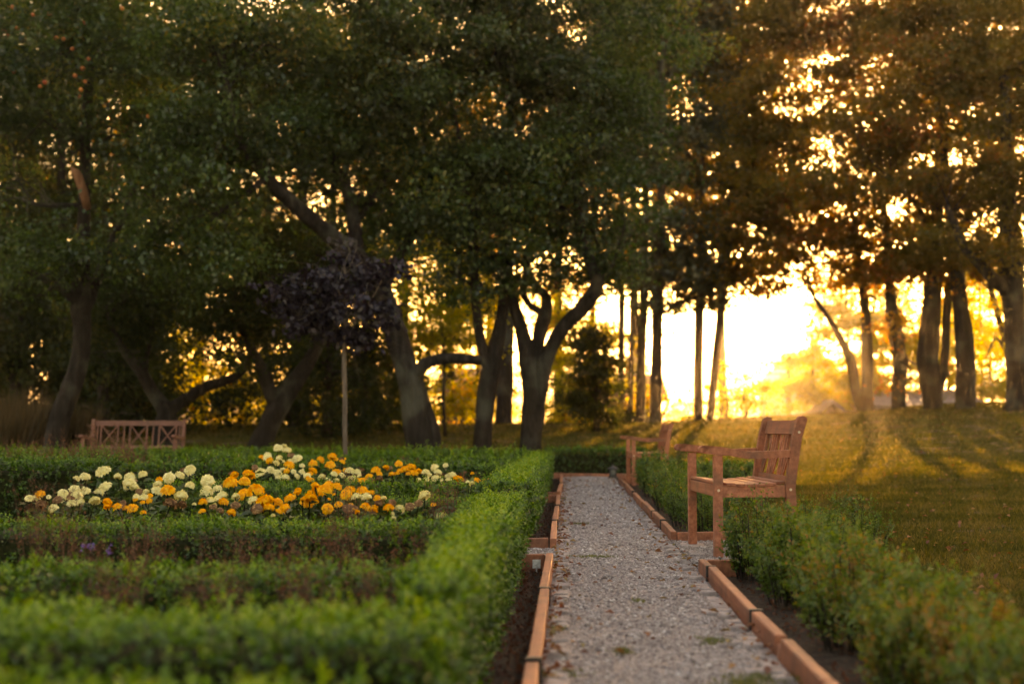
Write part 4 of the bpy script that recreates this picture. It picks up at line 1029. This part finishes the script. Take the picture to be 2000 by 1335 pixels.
# plum coloured young tree
tree('young plum coloured tree with pale straight stem rising from the beds', 'plum_tree', 18.2,
     [[(675, 893, 10, 0), (673, 840, 10, 0), (674, 780, 9, 0), (672, 700, 9, 0), (674, 640, 8, 0), (676, 570, 6, 0), (672, 510, 3, 0)],
      [(674, 650, 6, 0), (630, 610, 4, -.1), (580, 585, 3, -.2)], [(674, 640, 6, 0), (715, 600, 4, .1), (755, 530, 3, .2)], [(675, 600, 5, 0), (650, 550, 3, -.3), (620, 530, 2, -.4)]],
     [(615, 560, 60, 26, -.2, .40), (560, 590, 36, 18, -.3, .28, .9), (690, 545, 60, 24, .1, .40), (750, 530, 24, 40, .2, .22, .9), (640, 605, 75, 26, .1, .42), (705, 600, 48, 24, -.1, .35), (660, 515, 34, 22, 0, .26, .8), (600, 640, 46, 20, -.1, .32, .8), (680, 650, 56, 26, .1, .36, .8), (725, 640, 30, 30, .2, .25, .7), (545, 560, 20, 14, -.3, .16, .6), (672, 488, 10, 16, 0, .1, .4)],
     3800, .092, 'plum_leaf', 'stake_bark', 'young trees in the garden', 18, clump=14, sd=.075, droop=.6, flat=.5, flare=1.0)
# conical bush left of the pines
tree('dark conical shrub standing alone on the lawn before the pine trunks', 'conical_shrub', 36.5,
     [[(1165, 848, 14, 0), (1165, 800, 10, 0), (1163, 720, 7, 0), (1160, 650, 4, 0)]],
     [(1165, 790, 62, 45, 0, .75), (1162, 735, 50, 45, 0, .6), (1160, 685, 36, 40, 0, .45), (1158, 645, 22, 30, 0, .3)],
     11000, .085, 'dark_leaf', 'bark_dark', None, 14, cat='shrub', tint0=.5, clump=30, sd=.14, droop=.1)
tree('pale mossy trunk tree standing behind the two slim apple trees', 'lime_tree', 41.0,
     [[(984, 832, 40, 0), (984, 780, 36, 0), (986, 700, 33, 0), (988, 600, 30, 0), (990, 480, 26, 0), (995, 300, 18, 0), (1000, 100, 12, 0)]],
     [(1000, 140, 140, 120, 0, 2.6), (960, 330, 110, 90, 0, 2), (1060, 330, 90, 90, .4, 2), (1000, 480, 60, 60, .5, 1.4, .5), (990, 720, 26, 60, .1, .6, .25)],
     17000, .11, 'dark_leaf', 'bark_dark', 'trees beyond the lawn', 24, sd=.3, tint0=.55)

# pines: tall bare stems, needle boughs high up
GP = 'tall pines on the crest'
pines = [(1212, 836, 46, 15, 1216, 'slim pine, first of the trunk row counted from the apple trees'), (1231, 836, 49, 12, 1238, 'thinnest pine squeezed between two thicker pine trunks'),
         (1250, 832, 46.5, 19, 1262, 'third pine of the row, with sunlit bush at its foot'), (1279, 829, 44, 25, 1292, 'stoutest pine with flared base, beside the house roof'),
         (1364, 824, 44.5, 16, 1372, 'pine standing clear against the bright sky, upright'), (1386, 828, 44, 17, 1432, 'pine leaning towards the sun against the bright sky')]
pine_blobs = {
 0: [(1190, 90, 70, 90, 0, 1.6), (1215, 300, 50, 60, 0, 1.2, .8), (1190, 470, 45, 40, 0, .9, .9), (1225, 560, 35, 45, .2, .8, .7)],
 1: [(1235, 60, 80, 80, 0, 1.6), (1255, 220, 50, 50, 0, 1.2), (1240, 470, 40, 60, 0, 1, .8)],
 2: [(1262, 130, 80, 100, 0, 1.8), (1275, 330, 60, 40, 0, 1.4, .8), (1255, 520, 40, 60, 0, .9, .9), (1270, 590, 30, 30, 0, .8, .6)],
 3: [(1330, 60, 100, 90, 0, 2, .8), (1310, 240, 70, 70, 0, 1.6, .8), (1290, 430, 60, 30, -.6, 1.4, 1.2), (1340, 555, 75, 40, .2, 1.3, 1.1), (1300, 590, 55, 26, 0, 1.1, .6), (1350, 330, 50, 30, 0, 1.2, 1), (1325, 500, 60, 45, 0, 1.2, 1.2), (1312, 640, 18, 22, -.2, .5, .5)],
 4: [(1400, 80, 90, 90, 0, 2, .7), (1380, 270, 80, 30, 0, 1.5, .9), (1370, 420, 80, 45, .3, 1.4, 1.3), (1400, 350, 60, 28, .3, 1.2, .8), (1345, 500, 60, 50, 0, 1.1, 1.4), (1390, 520, 60, 45, .1, 1.2, 1.4), (1375, 585, 45, 26, 0, 1, .5), (1440, 240, 60, 60, .3, 1.4, 1.2), (1410, 170, 60, 50, .3, 1.4, 1)],
 5: [(1470, 120, 100, 90, 0, 2, .6), (1440, 300, 70, 60, 0, 1.5, .8), (1430, 450, 65, 50, .2, 1.2, 1.2), (1425, 540, 50, 40, 0, 1, 1.1), (1500, 400, 60, 60, 0, 1.2, .9), (1480, 500, 60, 45, 0, 1.1, .9), (1480, 250, 60, 60, .2, 1.3, 1.2), (1460, 380, 60, 50, .2, 1.2, 1.1), (1530, 420, 60, 50, .2, 1.2, .9)]}
for i, (bx, by, Yp, w, tx, lb) in enumerate(pines):
    pts = [(bx, by, w * 1.15, 0), (bx + (tx - bx) * .04, by - 25, w, 0), (bx + (tx - bx) * .35, by - 170, w * .9, 0), (bx + (tx - bx) * .75, by - 330, w * .82, 0), (tx, by - 500, w * .7, 0), (tx + (tx - bx) * .3, by - 700, w * .55, 0), (tx + (tx - bx) * .5, by - 900, w * .35, 0)]
    lim = [pts]
    if i == 3: lim += [[(1284, 620, 7, 0), (1330, 590, 6, .1), (1380, 575, 4, .2)], [(1287, 450, 8, 0), (1240, 430, 6, -.5), (1190, 440, 4, -.8)], [(1289, 400, 8, 0), (1330, 400, 7, 0), (1380, 430, 5, .2)], [(1281, 690, 4, 0), (1310, 670, 3, -.2), (1330, 685, 2, -.3)]]
    if i == 4: lim += [[(1370, 420, 7, 0), (1410, 400, 5, 0), (1450, 420, 3, 0)], [(1368, 330, 7, 0), (1330, 290, 6, 0), (1290, 300, 4, 0)]]
    tree(lb, 'pine_tree', Yp, lim, pine_blobs[i], 26000 if i > 3 else 15000, .145, 'needle' if i in (0, 2, 3, 4) else 'autumn_leaf', 'bark_pine', GP, 22, sd=.30, droop=.35, flat=.4, clump=34, flare=1.7)

# trees on the crest to the right of the sun
GC = 'broad trees along the crest'
tree('broad tree on the crest forking low into two dark stems, beside the sunlit shrubs', 'maple_tree', 42,
     [[(1689, 823, 40, 0), (1690, 800, 34, 0), (1694, 745, 24, 0), (1694, 690, 24, 0), (1690, 620, 20, 0), (1680, 520, 14, 0), (1660, 380, 9, .2)],
      [(1684, 800, 26, 0), (1672, 765, 20, -.1), (1664, 715, 20, -.2), (1656, 690, 18, -.2), (1630, 640, 12, -.4), (1590, 580, 8, -.6)]],
     [(1600, 250, 110, 100, 0, 2.4), (1560, 400, 90, 60, -.5, 2), (1680, 360, 110, 80, 0, 2.2), (1620, 480, 80, 50, -.4, 1.7, .8), (1700, 560, 70, 60, 0, 1.5, .6), (1570, 490, 60, 40, -.6, 1.2, .5), (1530, 535, 60, 45, -.8, 1.0, .9), (1510, 460, 70, 60, -.8, 1.3, 1.3), (1600, 430, 80, 60, -.6, 1.6, 1.2), (1690, 450, 70, 60, 0, 1.5, 1.1), (1510, 330, 70, 80, -.8, 1.6, 1.3), (1500, 180, 90, 90, -.8, 1.8, 1.4), (1540, 60, 100, 90, -.5, 1.9, 1.3), (1575, 545, 50, 40, -.5, 1.1, 1.3), (1650, 550, 70, 50, 0, 1.4, .9), (1640, 120, 130, 110, 0, 2.4)],
     60000, .125, 'autumn_leaf', 'bark_dark', GC, 36, sd=.28, tint0=.45)
tree('crest tree with single trunk wrapped in orange leaves', 'maple_tree', 41,
     [[(1755, 816, 34, 0), (1756, 770, 30, 0), (1758, 700, 28, 0), (1745, 630, 28, 0), (1738, 560, 22, 0), (1730, 450, 15, 0), (1720, 300, 9, 0)]],
     [(1760, 120, 120, 100, 0, 2.4), (1730, 300, 110, 90, 0, 2.2), (1760, 440, 90, 60, 0, 1.8, .8), (1762, 640, 40, 60, -.5, 1, .35), (1765, 745, 30, 26, -.4, .6, .25), (1800, 540, 60, 50, .2, 1.2, .9), (1740, 540, 60, 45, -.6, 1.2, .8)],
     38000, .118, 'autumn_leaf', 'bark_dark', GC, 30, sd=.27, tint0=.55)
tree('thick dark trunk on the crest with a thinner stem close against it', 'maple_tree', 38.5,
     [[(1822, 812, 42, 0), (1820, 760, 40, 0), (1812, 690, 42, 0), (1818, 620, 40, 0), (1826, 520, 34, 0), (1830, 400, 24, 0), (1835, 250, 16, 0), (1830, 80, 10, 0)],
      [(1838, 760, 20, .3), (1846, 680, 18, .3), (1850, 600, 17, .3), (1860, 520, 14, .3), (1885, 420, 10, .4)],
      [(1828, 470, 16, 0), (1790, 400, 12, -.4), (1740, 350, 8, -.8)]],
     [(1850, 80, 140, 110, -.5, 2.4), (1800, 230, 110, 90, -1, 2), (1720, 200, 100, 90, -1.4, 1.9), (1840, 370, 90, 70, -.5, 1.8), (1740, 380, 90, 60, -1.2, 1.6, .9), (1640, 300, 80, 80, -1.6, 1.6, .8), (1850, 500, 70, 50, -.4, 1.3, .9), (1790, 480, 70, 45, -1, 1.3, .8)],
     42000, .118, 'autumn_leaf', 'bark_dark', GC, 40, sd=.25, tint0=.42)
tree('straight thick trunk on the crest, next but one from the picture edge', 'maple_tree', 37.5,
     [[(1886, 808, 40, 0), (1886, 740, 37, 0), (1882, 650, 34, 0), (1872, 560, 32, 0), (1866, 470, 28, 0), (1850, 360, 20, 0), (1840, 200, 12, 0)],
      [(1868, 480, 16, 0), (1900, 400, 12, .3), (1930, 280, 9, .5)]],
     [(1920, 200, 110, 110, 0, 2.2), (1900, 380, 90, 70, 0, 1.7, .8), (1960, 80, 110, 100, .3, 2.2), (1850, 470, 70, 45, -.2, 1.2, .9), (1920, 500, 60, 50, .2, 1.2, .8)],
     37000, .112, 'autumn_leaf', 'bark_dark', GC, 30, sd=.25, tint0=.38)
tree('massive forked tree at the picture edge with a limb slanting back over the crest', 'maple_tree', 35.5,
     [[(1988, 806, 46, 0), (1986, 720, 42, 0), (1982, 620, 44, 0), (1976, 540, 46, 0), (1972, 450, 40, 0), (1968, 330, 30, 0), (1960, 150, 18, 0)],
      [(1978, 580, 30, 0), (1942, 545, 24, -.2), (1908, 510, 20, -.4), (1880, 480, 16, -.6), (1850, 400, 11, -.8)],
      [(1972, 430, 22, 0), (2010, 380, 16, .2), (2050, 300, 10, .4)]],
     [(1990, 90, 120, 110, 0, 2.2), (1980, 290, 110, 90, -.4, 1.9), (1900, 300, 90, 80, -1, 1.7), (1960, 430, 80, 50, -.6, 1.4, .9), (2040, 420, 80, 80, 0, 1.5), (1880, 430, 70, 40, -1, 1.2, .6), (2060, 200, 100, 120, 0, 2), (1930, 500, 60, 40, -.6, 1.1, .8), (2010, 520, 60, 50, .3, 1.2, .8)],
     42000, .108, 'autumn_leaf', 'bark_dark', GC, 38, sd=.23, tint0=.34)
tree('thin slanting stem between the two last crest trunks', 'maple_tree', 40.5,
     [[(1974, 806, 14, 0), (1972, 730, 13, 0), (1962, 660, 13, 0), (1942, 590, 12, 0), (1925, 520, 10, 0), (1910, 440, 7, 0)], [(1966, 690, 6, 0), (1945, 660, 5, .1), (1925, 700, 3, .2)]],
     [(1925, 480, 60, 60, .2, 1.3), (1940, 600, 50, 50, .4, 1.1, .5), (1935, 700, 45, 60, .6, 1.1, .5)], 6500, .095, 'gold_leaf', 'bark_dark', GC, 14, sd=.24, clump=26)

# sunlit shrubs and small trees just beyond the crest
GG = 'golden backlit shrubs beyond the crest'
gold = [(1655, 600, 85, 80, 50, 815, 'tall golden backlit tree beside the open sky', 9000), (1590, 735, 85, 75, 48, 826, 'wide golden shrub with dense lower branches in front of the brown roof', 8000),
        (1455, 775, 40, 42, 50, 828, 'small rounded golden shrub between leaning pine and wide golden shrub', 2000), (1745, 620, 65, 95, 49, 818, 'golden orange tree behind the leaf wrapped crest trunk', 7500),
        (1935, 720, 60, 80, 46, 806, 'golden shrub thicket behind the thin slanting stem', 6000), (1850, 650, 55, 110, 52, 812, 'golden tree glimpsed between the two thick crest trunks', 7500),
        (1915, 590, 60, 90, 50, 806, 'tall golden tree behind the straight thick crest trunk', 7000), (1995, 640, 60, 110, 48, 806, 'golden tree behind the massive forked tree at the picture edge', 7000), (1795, 700, 40, 80, 47, 814, 'golden shrub beside the thick dark crest trunk', 4500),
        (1262, 765, 22, 36, 50, 832, 'narrow yellow green shrub at the foot of the pines', 1100), (900, 775, 85, 52, 46, 838, 'low golden shrub seen under the cut horizontal limb', 4600),
        (440, 765, 85, 75, 43, 842, 'golden orange shrub behind the spreading apple tree', 7500), (345, 700, 45, 90, 47, 842, 'tall golden tree between the limbs of the spreading apple tree', 3400),
        (595, 755, 60, 75, 48, 842, 'yellowish shrub seen through the forked apple tree', 3800), (230, 740, 60, 80, 46, 842, 'dim golden shrub between leaning apple tree and spreading apple tree', 3800), (520, 640, 70, 90, 50, 842, 'tall golden tree seen above the forked apple trunk', 4600), (700, 740, 50, 80, 50, 842, 'golden shrub between plum coloured stem and largest apple trunk', 3600), (1418, 735, 18, 70, 47, 826, 'thin feathery sapling next to the leaning pine', 600),
        (1090, 665, 70, 85, 52, 836, 'tall golden tree filling the gap before the pine row', 6500), (1185, 690, 50, 90, 56, 836, 'golden tree behind the conical shrub', 5000), (880, 650, 70, 70, 52, 838, 'golden tree in the bright opening above the cut limb', 6500), (930, 560, 70, 80, 56, 838, 'golden tree crown behind the slim apple stems', 6000), (1100, 775, 50, 60, 44, 836, 'green gold shrub between dark apple tree and conical shrub', 3200), (1690, 720, 55, 75, 47, 818, 'golden shrub behind the low forking crest tree', 6000), (1350, 822, 40, 10, 47, 828, 'low weedy growth on the crest between the pine trunks', 900)]
gold = [(px, py, rx, ry, Yg + 13 if (px > 1500) else Yg, by, lb, n) for px, py, rx, ry, Yg, by, lb, n in gold]
for px, py, rx, ry, Yg, by, lb, n in gold:
    tree(lb, 'golden_shrub', Yg, [[(px, by, 9 if rx > 30 else 5, 0), (px + 3, (by + py) / 2, 7 if rx > 30 else 3, 0), (px - 2, py, 5 if rx > 30 else 2.5, 0), (px, py - ry * .7, 2, 0)]],
         [(px, py, rx, ry, 0, rx * mpp(Yg) * .6), (px - rx * .45, py + ry * .45, rx * .6, ry * .5, -.3, rx * mpp(Yg) * .6), (px + rx * .45, py + ry * .4, rx * .55, ry * .5, .3, rx * mpp(Yg) * .6, .9), (px + rx * .2, py - ry * .5, rx * .5, ry * .45, 0, rx * mpp(Yg) * .5, .9)],
         int(n * .88), .125 * Yg / 49, 'gold_leaf', 'bark_dark', GG, 7, cat='shrub', sd=.22, clump=26, droop=.3, tint0=.38)

# dark wood behind the apple trees: individual trees sharing three built crowns
GW = 'dark trees of the wood behind the garden'
def wood_proto(seed, hgt, rad, nleaf, leaf, low):
    rng = np.random.default_rng(seed)
    bl = []
    for k in range(11):
        z = low + (hgt - low) * (k + .5) / 11; q = (z - low) / (hgt - low); r = rad * (.55 + .6 * math.sin(math.pi * min(1, q * .9 + .12)))
        a = rng.uniform(0, 6.28); bl.append((math.cos(a) * r * .45, math.sin(a) * r * .45, z, r * .7, r * .7, hgt * .085, 1))
    V, F, tt = crown_leaves(bl, nleaf, .15, rng, clump=34, sd=.36, droop=.35, tint0=.42)
    cme = np_mesh('crown', V, F, tt); cme.materials.append(M[leaf])
    b = MB(); b.tube([(0, 0, -.3), (.05, 0, hgt * .15), (-.05, .05, hgt * .4), (.1, 0, hgt * .7), (0, 0, hgt * .95)], [.26, .2, .16, .1, .03], 8, .06, seed)
    for k in range(22):
        z = rng.uniform(low, hgt * .9); a = rng.uniform(0, 6.28); r = rad * rng.uniform(.4, .85)
        b.tube([(0, 0, z), (math.cos(a) * r * .5, math.sin(a) * r * .5, z + .35), (math.cos(a) * r, math.sin(a) * r, z + .3)], [.06, .04, .012], 5)
    tme = b.mesh('trunk', True); tme.materials.append(M['bark_dark'])
    return tme, cme
protos = [wood_proto(1, 15, 3.2, 17000, 'dark_leaf', 1.2), wood_proto(2, 15, 2.9, 15000, 'dark_leaf', 5.0), wood_proto(3, 17, 3.4, 16000, 'autumn_leaf', 7.5), wood_proto(4, 5.5, 2.2, 10000, 'dark_leaf', .3), wood_proto(5, 24, 4.6, 21000, 'autumn_leaf', 11.0)]
protos.append(wood_proto(6, 7.5, 3.3, 7000, 'gold_leaf', .8))
WR = random.Random(8)
def wood(px, Y, k, s, lb, name='woodland_tree', cat='tree'):
    p = at(px, 835, Y); t = empty(name, (p.x, Y, hz(p.x, Y) - .05), WR.uniform(0, 6.28)); t.scale = (s, s, s * WR.uniform(.92, 1.08))
    tag(t, lb, cat, GW if cat == 'tree' else 'dark shrubs under the wood')
    link('trunk', protos[k][0], t); link('crown', protos[k][1], t)
wl = [(-110, 36, 0, 1.0), (5, 45, 1, 1.0), (-40, 41, 0, 1), (40, 48, 1, 1.05), (110, 40, 0, .95), (190, 50, 2, 1), (250, 42, 1, .95), (300, 56, 0, 1.05), (385, 50, 2, 1.0), (520, 50, 1, 1), (590, 43, 1, .95), (650, 58, 2, 1.1), (720, 47, 1, .98), (790, 62, 2, 1.1), (880, 64, 2, 1.15), (955, 70, 2, 1.25), (1090, 60, 2, 1.1), (1160, 66, 2, 1.15), (1240, 60, 4, 1.0), (1283, 66, 4, 1.08), (1366, 62, 4, 1.02), (1410, 70, 4, 1.15), (2090, 40, 2, 1.0)]
for i, (px, Y, k, s) in enumerate(wl):
    where = 'behind the leaning apple tree' if px < 150 else 'behind the long bench' if px < 420 else 'behind the forked apple tree' if px < 760 else 'behind the dark apple trees' if px < 1200 else 'behind the pines' if px < 1500 else 'behind the crest trees'
    wood(px, Y, k, s, f"{['dense dark', 'tall dark green', 'tall brownish', '', 'high crowned'][k]} woodland tree {where}, {ords[i]} from left in the wood")
for i, (px, Y, s, lb) in enumerate([(30, 34, .8, 'dark shrub behind the tall dry grass'), (200, 33, .75, 'dark shrub behind the end of the long bench'), (255, 36, .85, 'second dark shrub in the shade behind the bench'), (640, 33, .62, 'dark green shrub in the shade behind the plum coloured stem'), (710, 35, .72, 'dark evergreen shrub next to the largest apple trunk'), (575, 38, .8, 'dark shrub behind the forked apple trunk'), (120, 36, .9, 'dark shrub behind the leaning apple trunk'), (760, 39, .5, 'low dark shrub against the largest apple trunk')]):
    wood(px, Y, 3, s, lb, 'dark_shrub', 'shrub')

for i, (px, Y, s) in enumerate([(800, 95, 1.0), (845, 110, 1.1), (930, 100, .95), (985, 120, 1.15), (1075, 96, 1.0), (1130, 115, 1.1), (1200, 100, .9), (1315, 92, .78), (1345, 125, 1.0), (1405, 105, .82), (1450, 130, 1.05), (1500, 98, .9), (1545, 120, 1.1), (380, 90, 1.1), (480, 100, 1.1), (570, 92, 1.1), (690, 104, 1.15)]):
    where = 'seen left of the largest apple trunk' if px < 780 else 'under the cut apple limb' if px < 960 else 'behind the dark apple tree' if px < 1150 else 'behind the pine row' if px < 1300 else 'in the bright gap beside the pines'
    p = at(px, 835, Y); t = empty('valley_tree', (p.x, Y, hz(p.x, Y) - .1), WR.uniform(0, 6.28)); t.scale = (s, s, s * WR.uniform(.85, 1.1))
    tag(t, f'hazy distant tree {where}, {ords[i]} of the valley trees', 'tree', 'hazy trees down in the valley')
    link('trunk', protos[5][0], t); link('crown', protos[5][1], t)

# ------------------------------------------------------------------ houses and power lines in the valley
def house(label, px0, px1, Y, depth, eave_py, ridge_py, wall, roof, axis='x', windows=(), group='houses in the valley', gutter=False):
    a = at(px0, eave_py, Y); bb = at(px1, eave_py, Y); rz_ = at(px0, ridge_py, Y + depth / 2).z
    cx = (a.x + bb.x) / 2; w = bb.x - a.x; g = hz(cx, Y) - .5; t = empty('house', (cx, Y, g)); tag(t, label, 'house', group)
    e = a.z - g; r = rz_ - g; hw = w / 2
    b = MB()
    if axis == 'x':
        b.prism([(0, 0), (depth, 0), (depth, e), (depth / 2, r - .12), (0, e)], -hw + .3, hw - .3)
    else:
        b.add([(-hw + .3, 0, 0), (hw - .3, 0, 0), (hw - .3, 0, e), (0, 0, r - .12), (-hw + .3, 0, e), (-hw + .3, depth, 0), (hw - .3, depth, 0), (hw - .3, depth, e), (0, depth, r - .12), (-hw + .3, depth, e)], [(0, 1, 2, 3, 4), (9, 8, 7, 6, 5), (0, 5, 6, 1), (1, 6, 7, 2), (4, 9, 5, 0)])
    b.build('wall', M[wall], t)
    b = MB()
    if axis == 'x':
        b.prism([(-.5, e - .18), (depth / 2, r), (depth + .5, e - .18), (depth + .5, e - .02), (depth / 2, r + .17), (-.5, e - .02)], -hw, hw)
    else:
        P_ = [(-hw - .2, e - .25), (0, r), (hw + .2, e - .25), (hw + .2, e - .08), (0, r + .17), (-hw - .2, e - .08)]
        b.add([(x, -.4, z) for x, z in P_] + [(x, depth + .4, z) for x, z in P_], [tuple(range(6)), tuple(range(11, 5, -1))] + [(i, 6 + i, 6 + (i + 1) % 6, (i + 1) % 6) for i in range(6)])
    ro = b.build('roof', M[roof], t)
    if w < 5.5: b = MB(); b.box((hw * .3, depth * .5 - .3, r - .5), (hw * .3 + .5, depth * .5 + .3, r + .9)); b.build('chimney', M[wall], ro)
    for (fx, z0, ww, hh) in windows:
        x = -hw + fx * w
        b = MB(); b.box((x - ww / 2, -.06, z0), (x + ww / 2, .05, z0 + hh)); f = b.build('window', M['white_frame'], t)
        b = MB(); b.box((x - ww / 2 + .07, -.075, z0 + .07), (x - .03, -.062, z0 + hh - .07)); b.build('pane', M['window_glass'], f)
        b = MB(); b.box((x + .03, -.075, z0 + .07), (x + ww / 2 - .07, -.062, z0 + hh - .07)); b.build('pane', M['window_glass'], f)
    if gutter:
        b = MB(); b.tube([(-hw, -.56, e - .18), (hw + .05, -.56, e - .2)], [.07, .07], 6); b.tube([(hw + .02, -.56, e - .2), (hw - .25, -.2, e - .9), (hw - .32, -.08, e - 1.2), (hw - .32, -.08, .2)], [.05] * 4, 6); b.build('gutter', M['cable_rubber'], t)
    return t
house('house with a low eave and gutter showing beside the stoutest pine', 1090, 1304, 56, 7, 772, 738, 'render_wall', 'roof_tile', 'x', [(.25, 1.2, 1.1, 1.3), (.6, 1.2, 1.1, 1.3)], gutter=True)
house('small grey gabled roof just above the crest beside the low forking tree', 1490, 1760, 58.5, 7, 893, 791, 'mauve_wall', 'grey_roof', 'y', ())
house('long mauve building partly hidden behind the crest trunks', 1705, 1925, 57, 7, 790, 768, 'mauve_wall', 'grey_roof', 'x', ())
house('tall house with reddish brown roof behind the golden shrubs', 1515, 1660, 84, 9, 745, 690, 'render_wall', 'roof_tile', 'y', [(.3, 3.5, 1.0, 1.3), (.7, 3.5, 1.0, 1.3)])
house('pale house glimpsed beneath the cut horizontal apple limb', 850, 960, 62, 7, 762, 725, 'render_wall', 'roof_tile', 'x', [(.3, 2.2, 1.1, 1.2), (.7, 2.2, 1.1, 1.2)])
house('pale blue grey shed visible between the limbs of the spreading apple tree', 310, 360, 52, 4, 770, 745, 'mauve_wall', 'grey_roof', 'x', [(.5, 1.4, .7, .8)])
for px0, py0, px1, py1, lb in [(1180, 655, 1540, 706, 'topmost power cable crossing the bright sky'), (1180, 670, 1540, 730, 'middle power cable crossing the bright sky'), (1180, 695, 1540, 768, 'lowest power cable, sagging towards the roofs')]:
    a = at(px0, py0, 74); c = at(px1, py1, 70); o_ = Vector(a); t = empty('power_cable', a); tag(t, lb, 'cable', 'power cables over the valley')
    b = MB(); pts = [a.lerp(c, i / 20) - Vector((0, 0, .5 * math.sin(math.pi * i / 20))) - o_ for i in range(21)]; b.tube(pts, [.028] * 21, 5); b.build('wire', M['cable_rubber'], t)
for px, Y, py, lb in [(1180, 74, 640, 'utility pole hidden behind the pine stems'), (1540, 70, 690, 'utility pole behind the golden shrubs')]:
    p = at(px, py, Y); g = hz(p.x, Y); t = empty('utility_pole', (p.x, Y, g)); tag(t, lb, 'pole', 'utility poles')
    b = MB(); b.tube([(0, 0, -.3), (0, 0, (p.z - g) * .5), (0, 0, p.z - g)], [.15, .13, .1], 8); b.build('shaft', M['bark_dark'], t)
    b = MB(); b.box((-.9, -.06, p.z - g - .5), (.9, .06, p.z - g - .38)); b.build('crossarm', M['bark_dark'], t)

# ------------------------------------------------------------------ evening haze
b = MB(); b.box((-1700, -65, -12), (1700, 1770, 95))
hz_o = b.build('haze', None); hz_o['kind'] = 'stuff'; tag(hz_o, 'warm evening haze hanging over the garden and valley', 'haze')
hm = bpy.data.materials.new('haze'); hm.use_nodes = True; hn = hm.node_tree.nodes; hn.clear()
ho = hn.new('ShaderNodeOutputMaterial'); pv = hn.new('ShaderNodeVolumePrincipled')
pv.inputs['Color'].default_value = (1.0, .90, .72, 1); pv.inputs['Density'].default_value = HAZE_DENSITY; pv.inputs['Anisotropy'].default_value = .84
hm.node_tree.links.new(pv.outputs[0], ho.inputs['Volume'])
hz_o.data.materials.append(hm)
for o in list(bpy.data.objects):
    if '_org' in o: del o['_org']
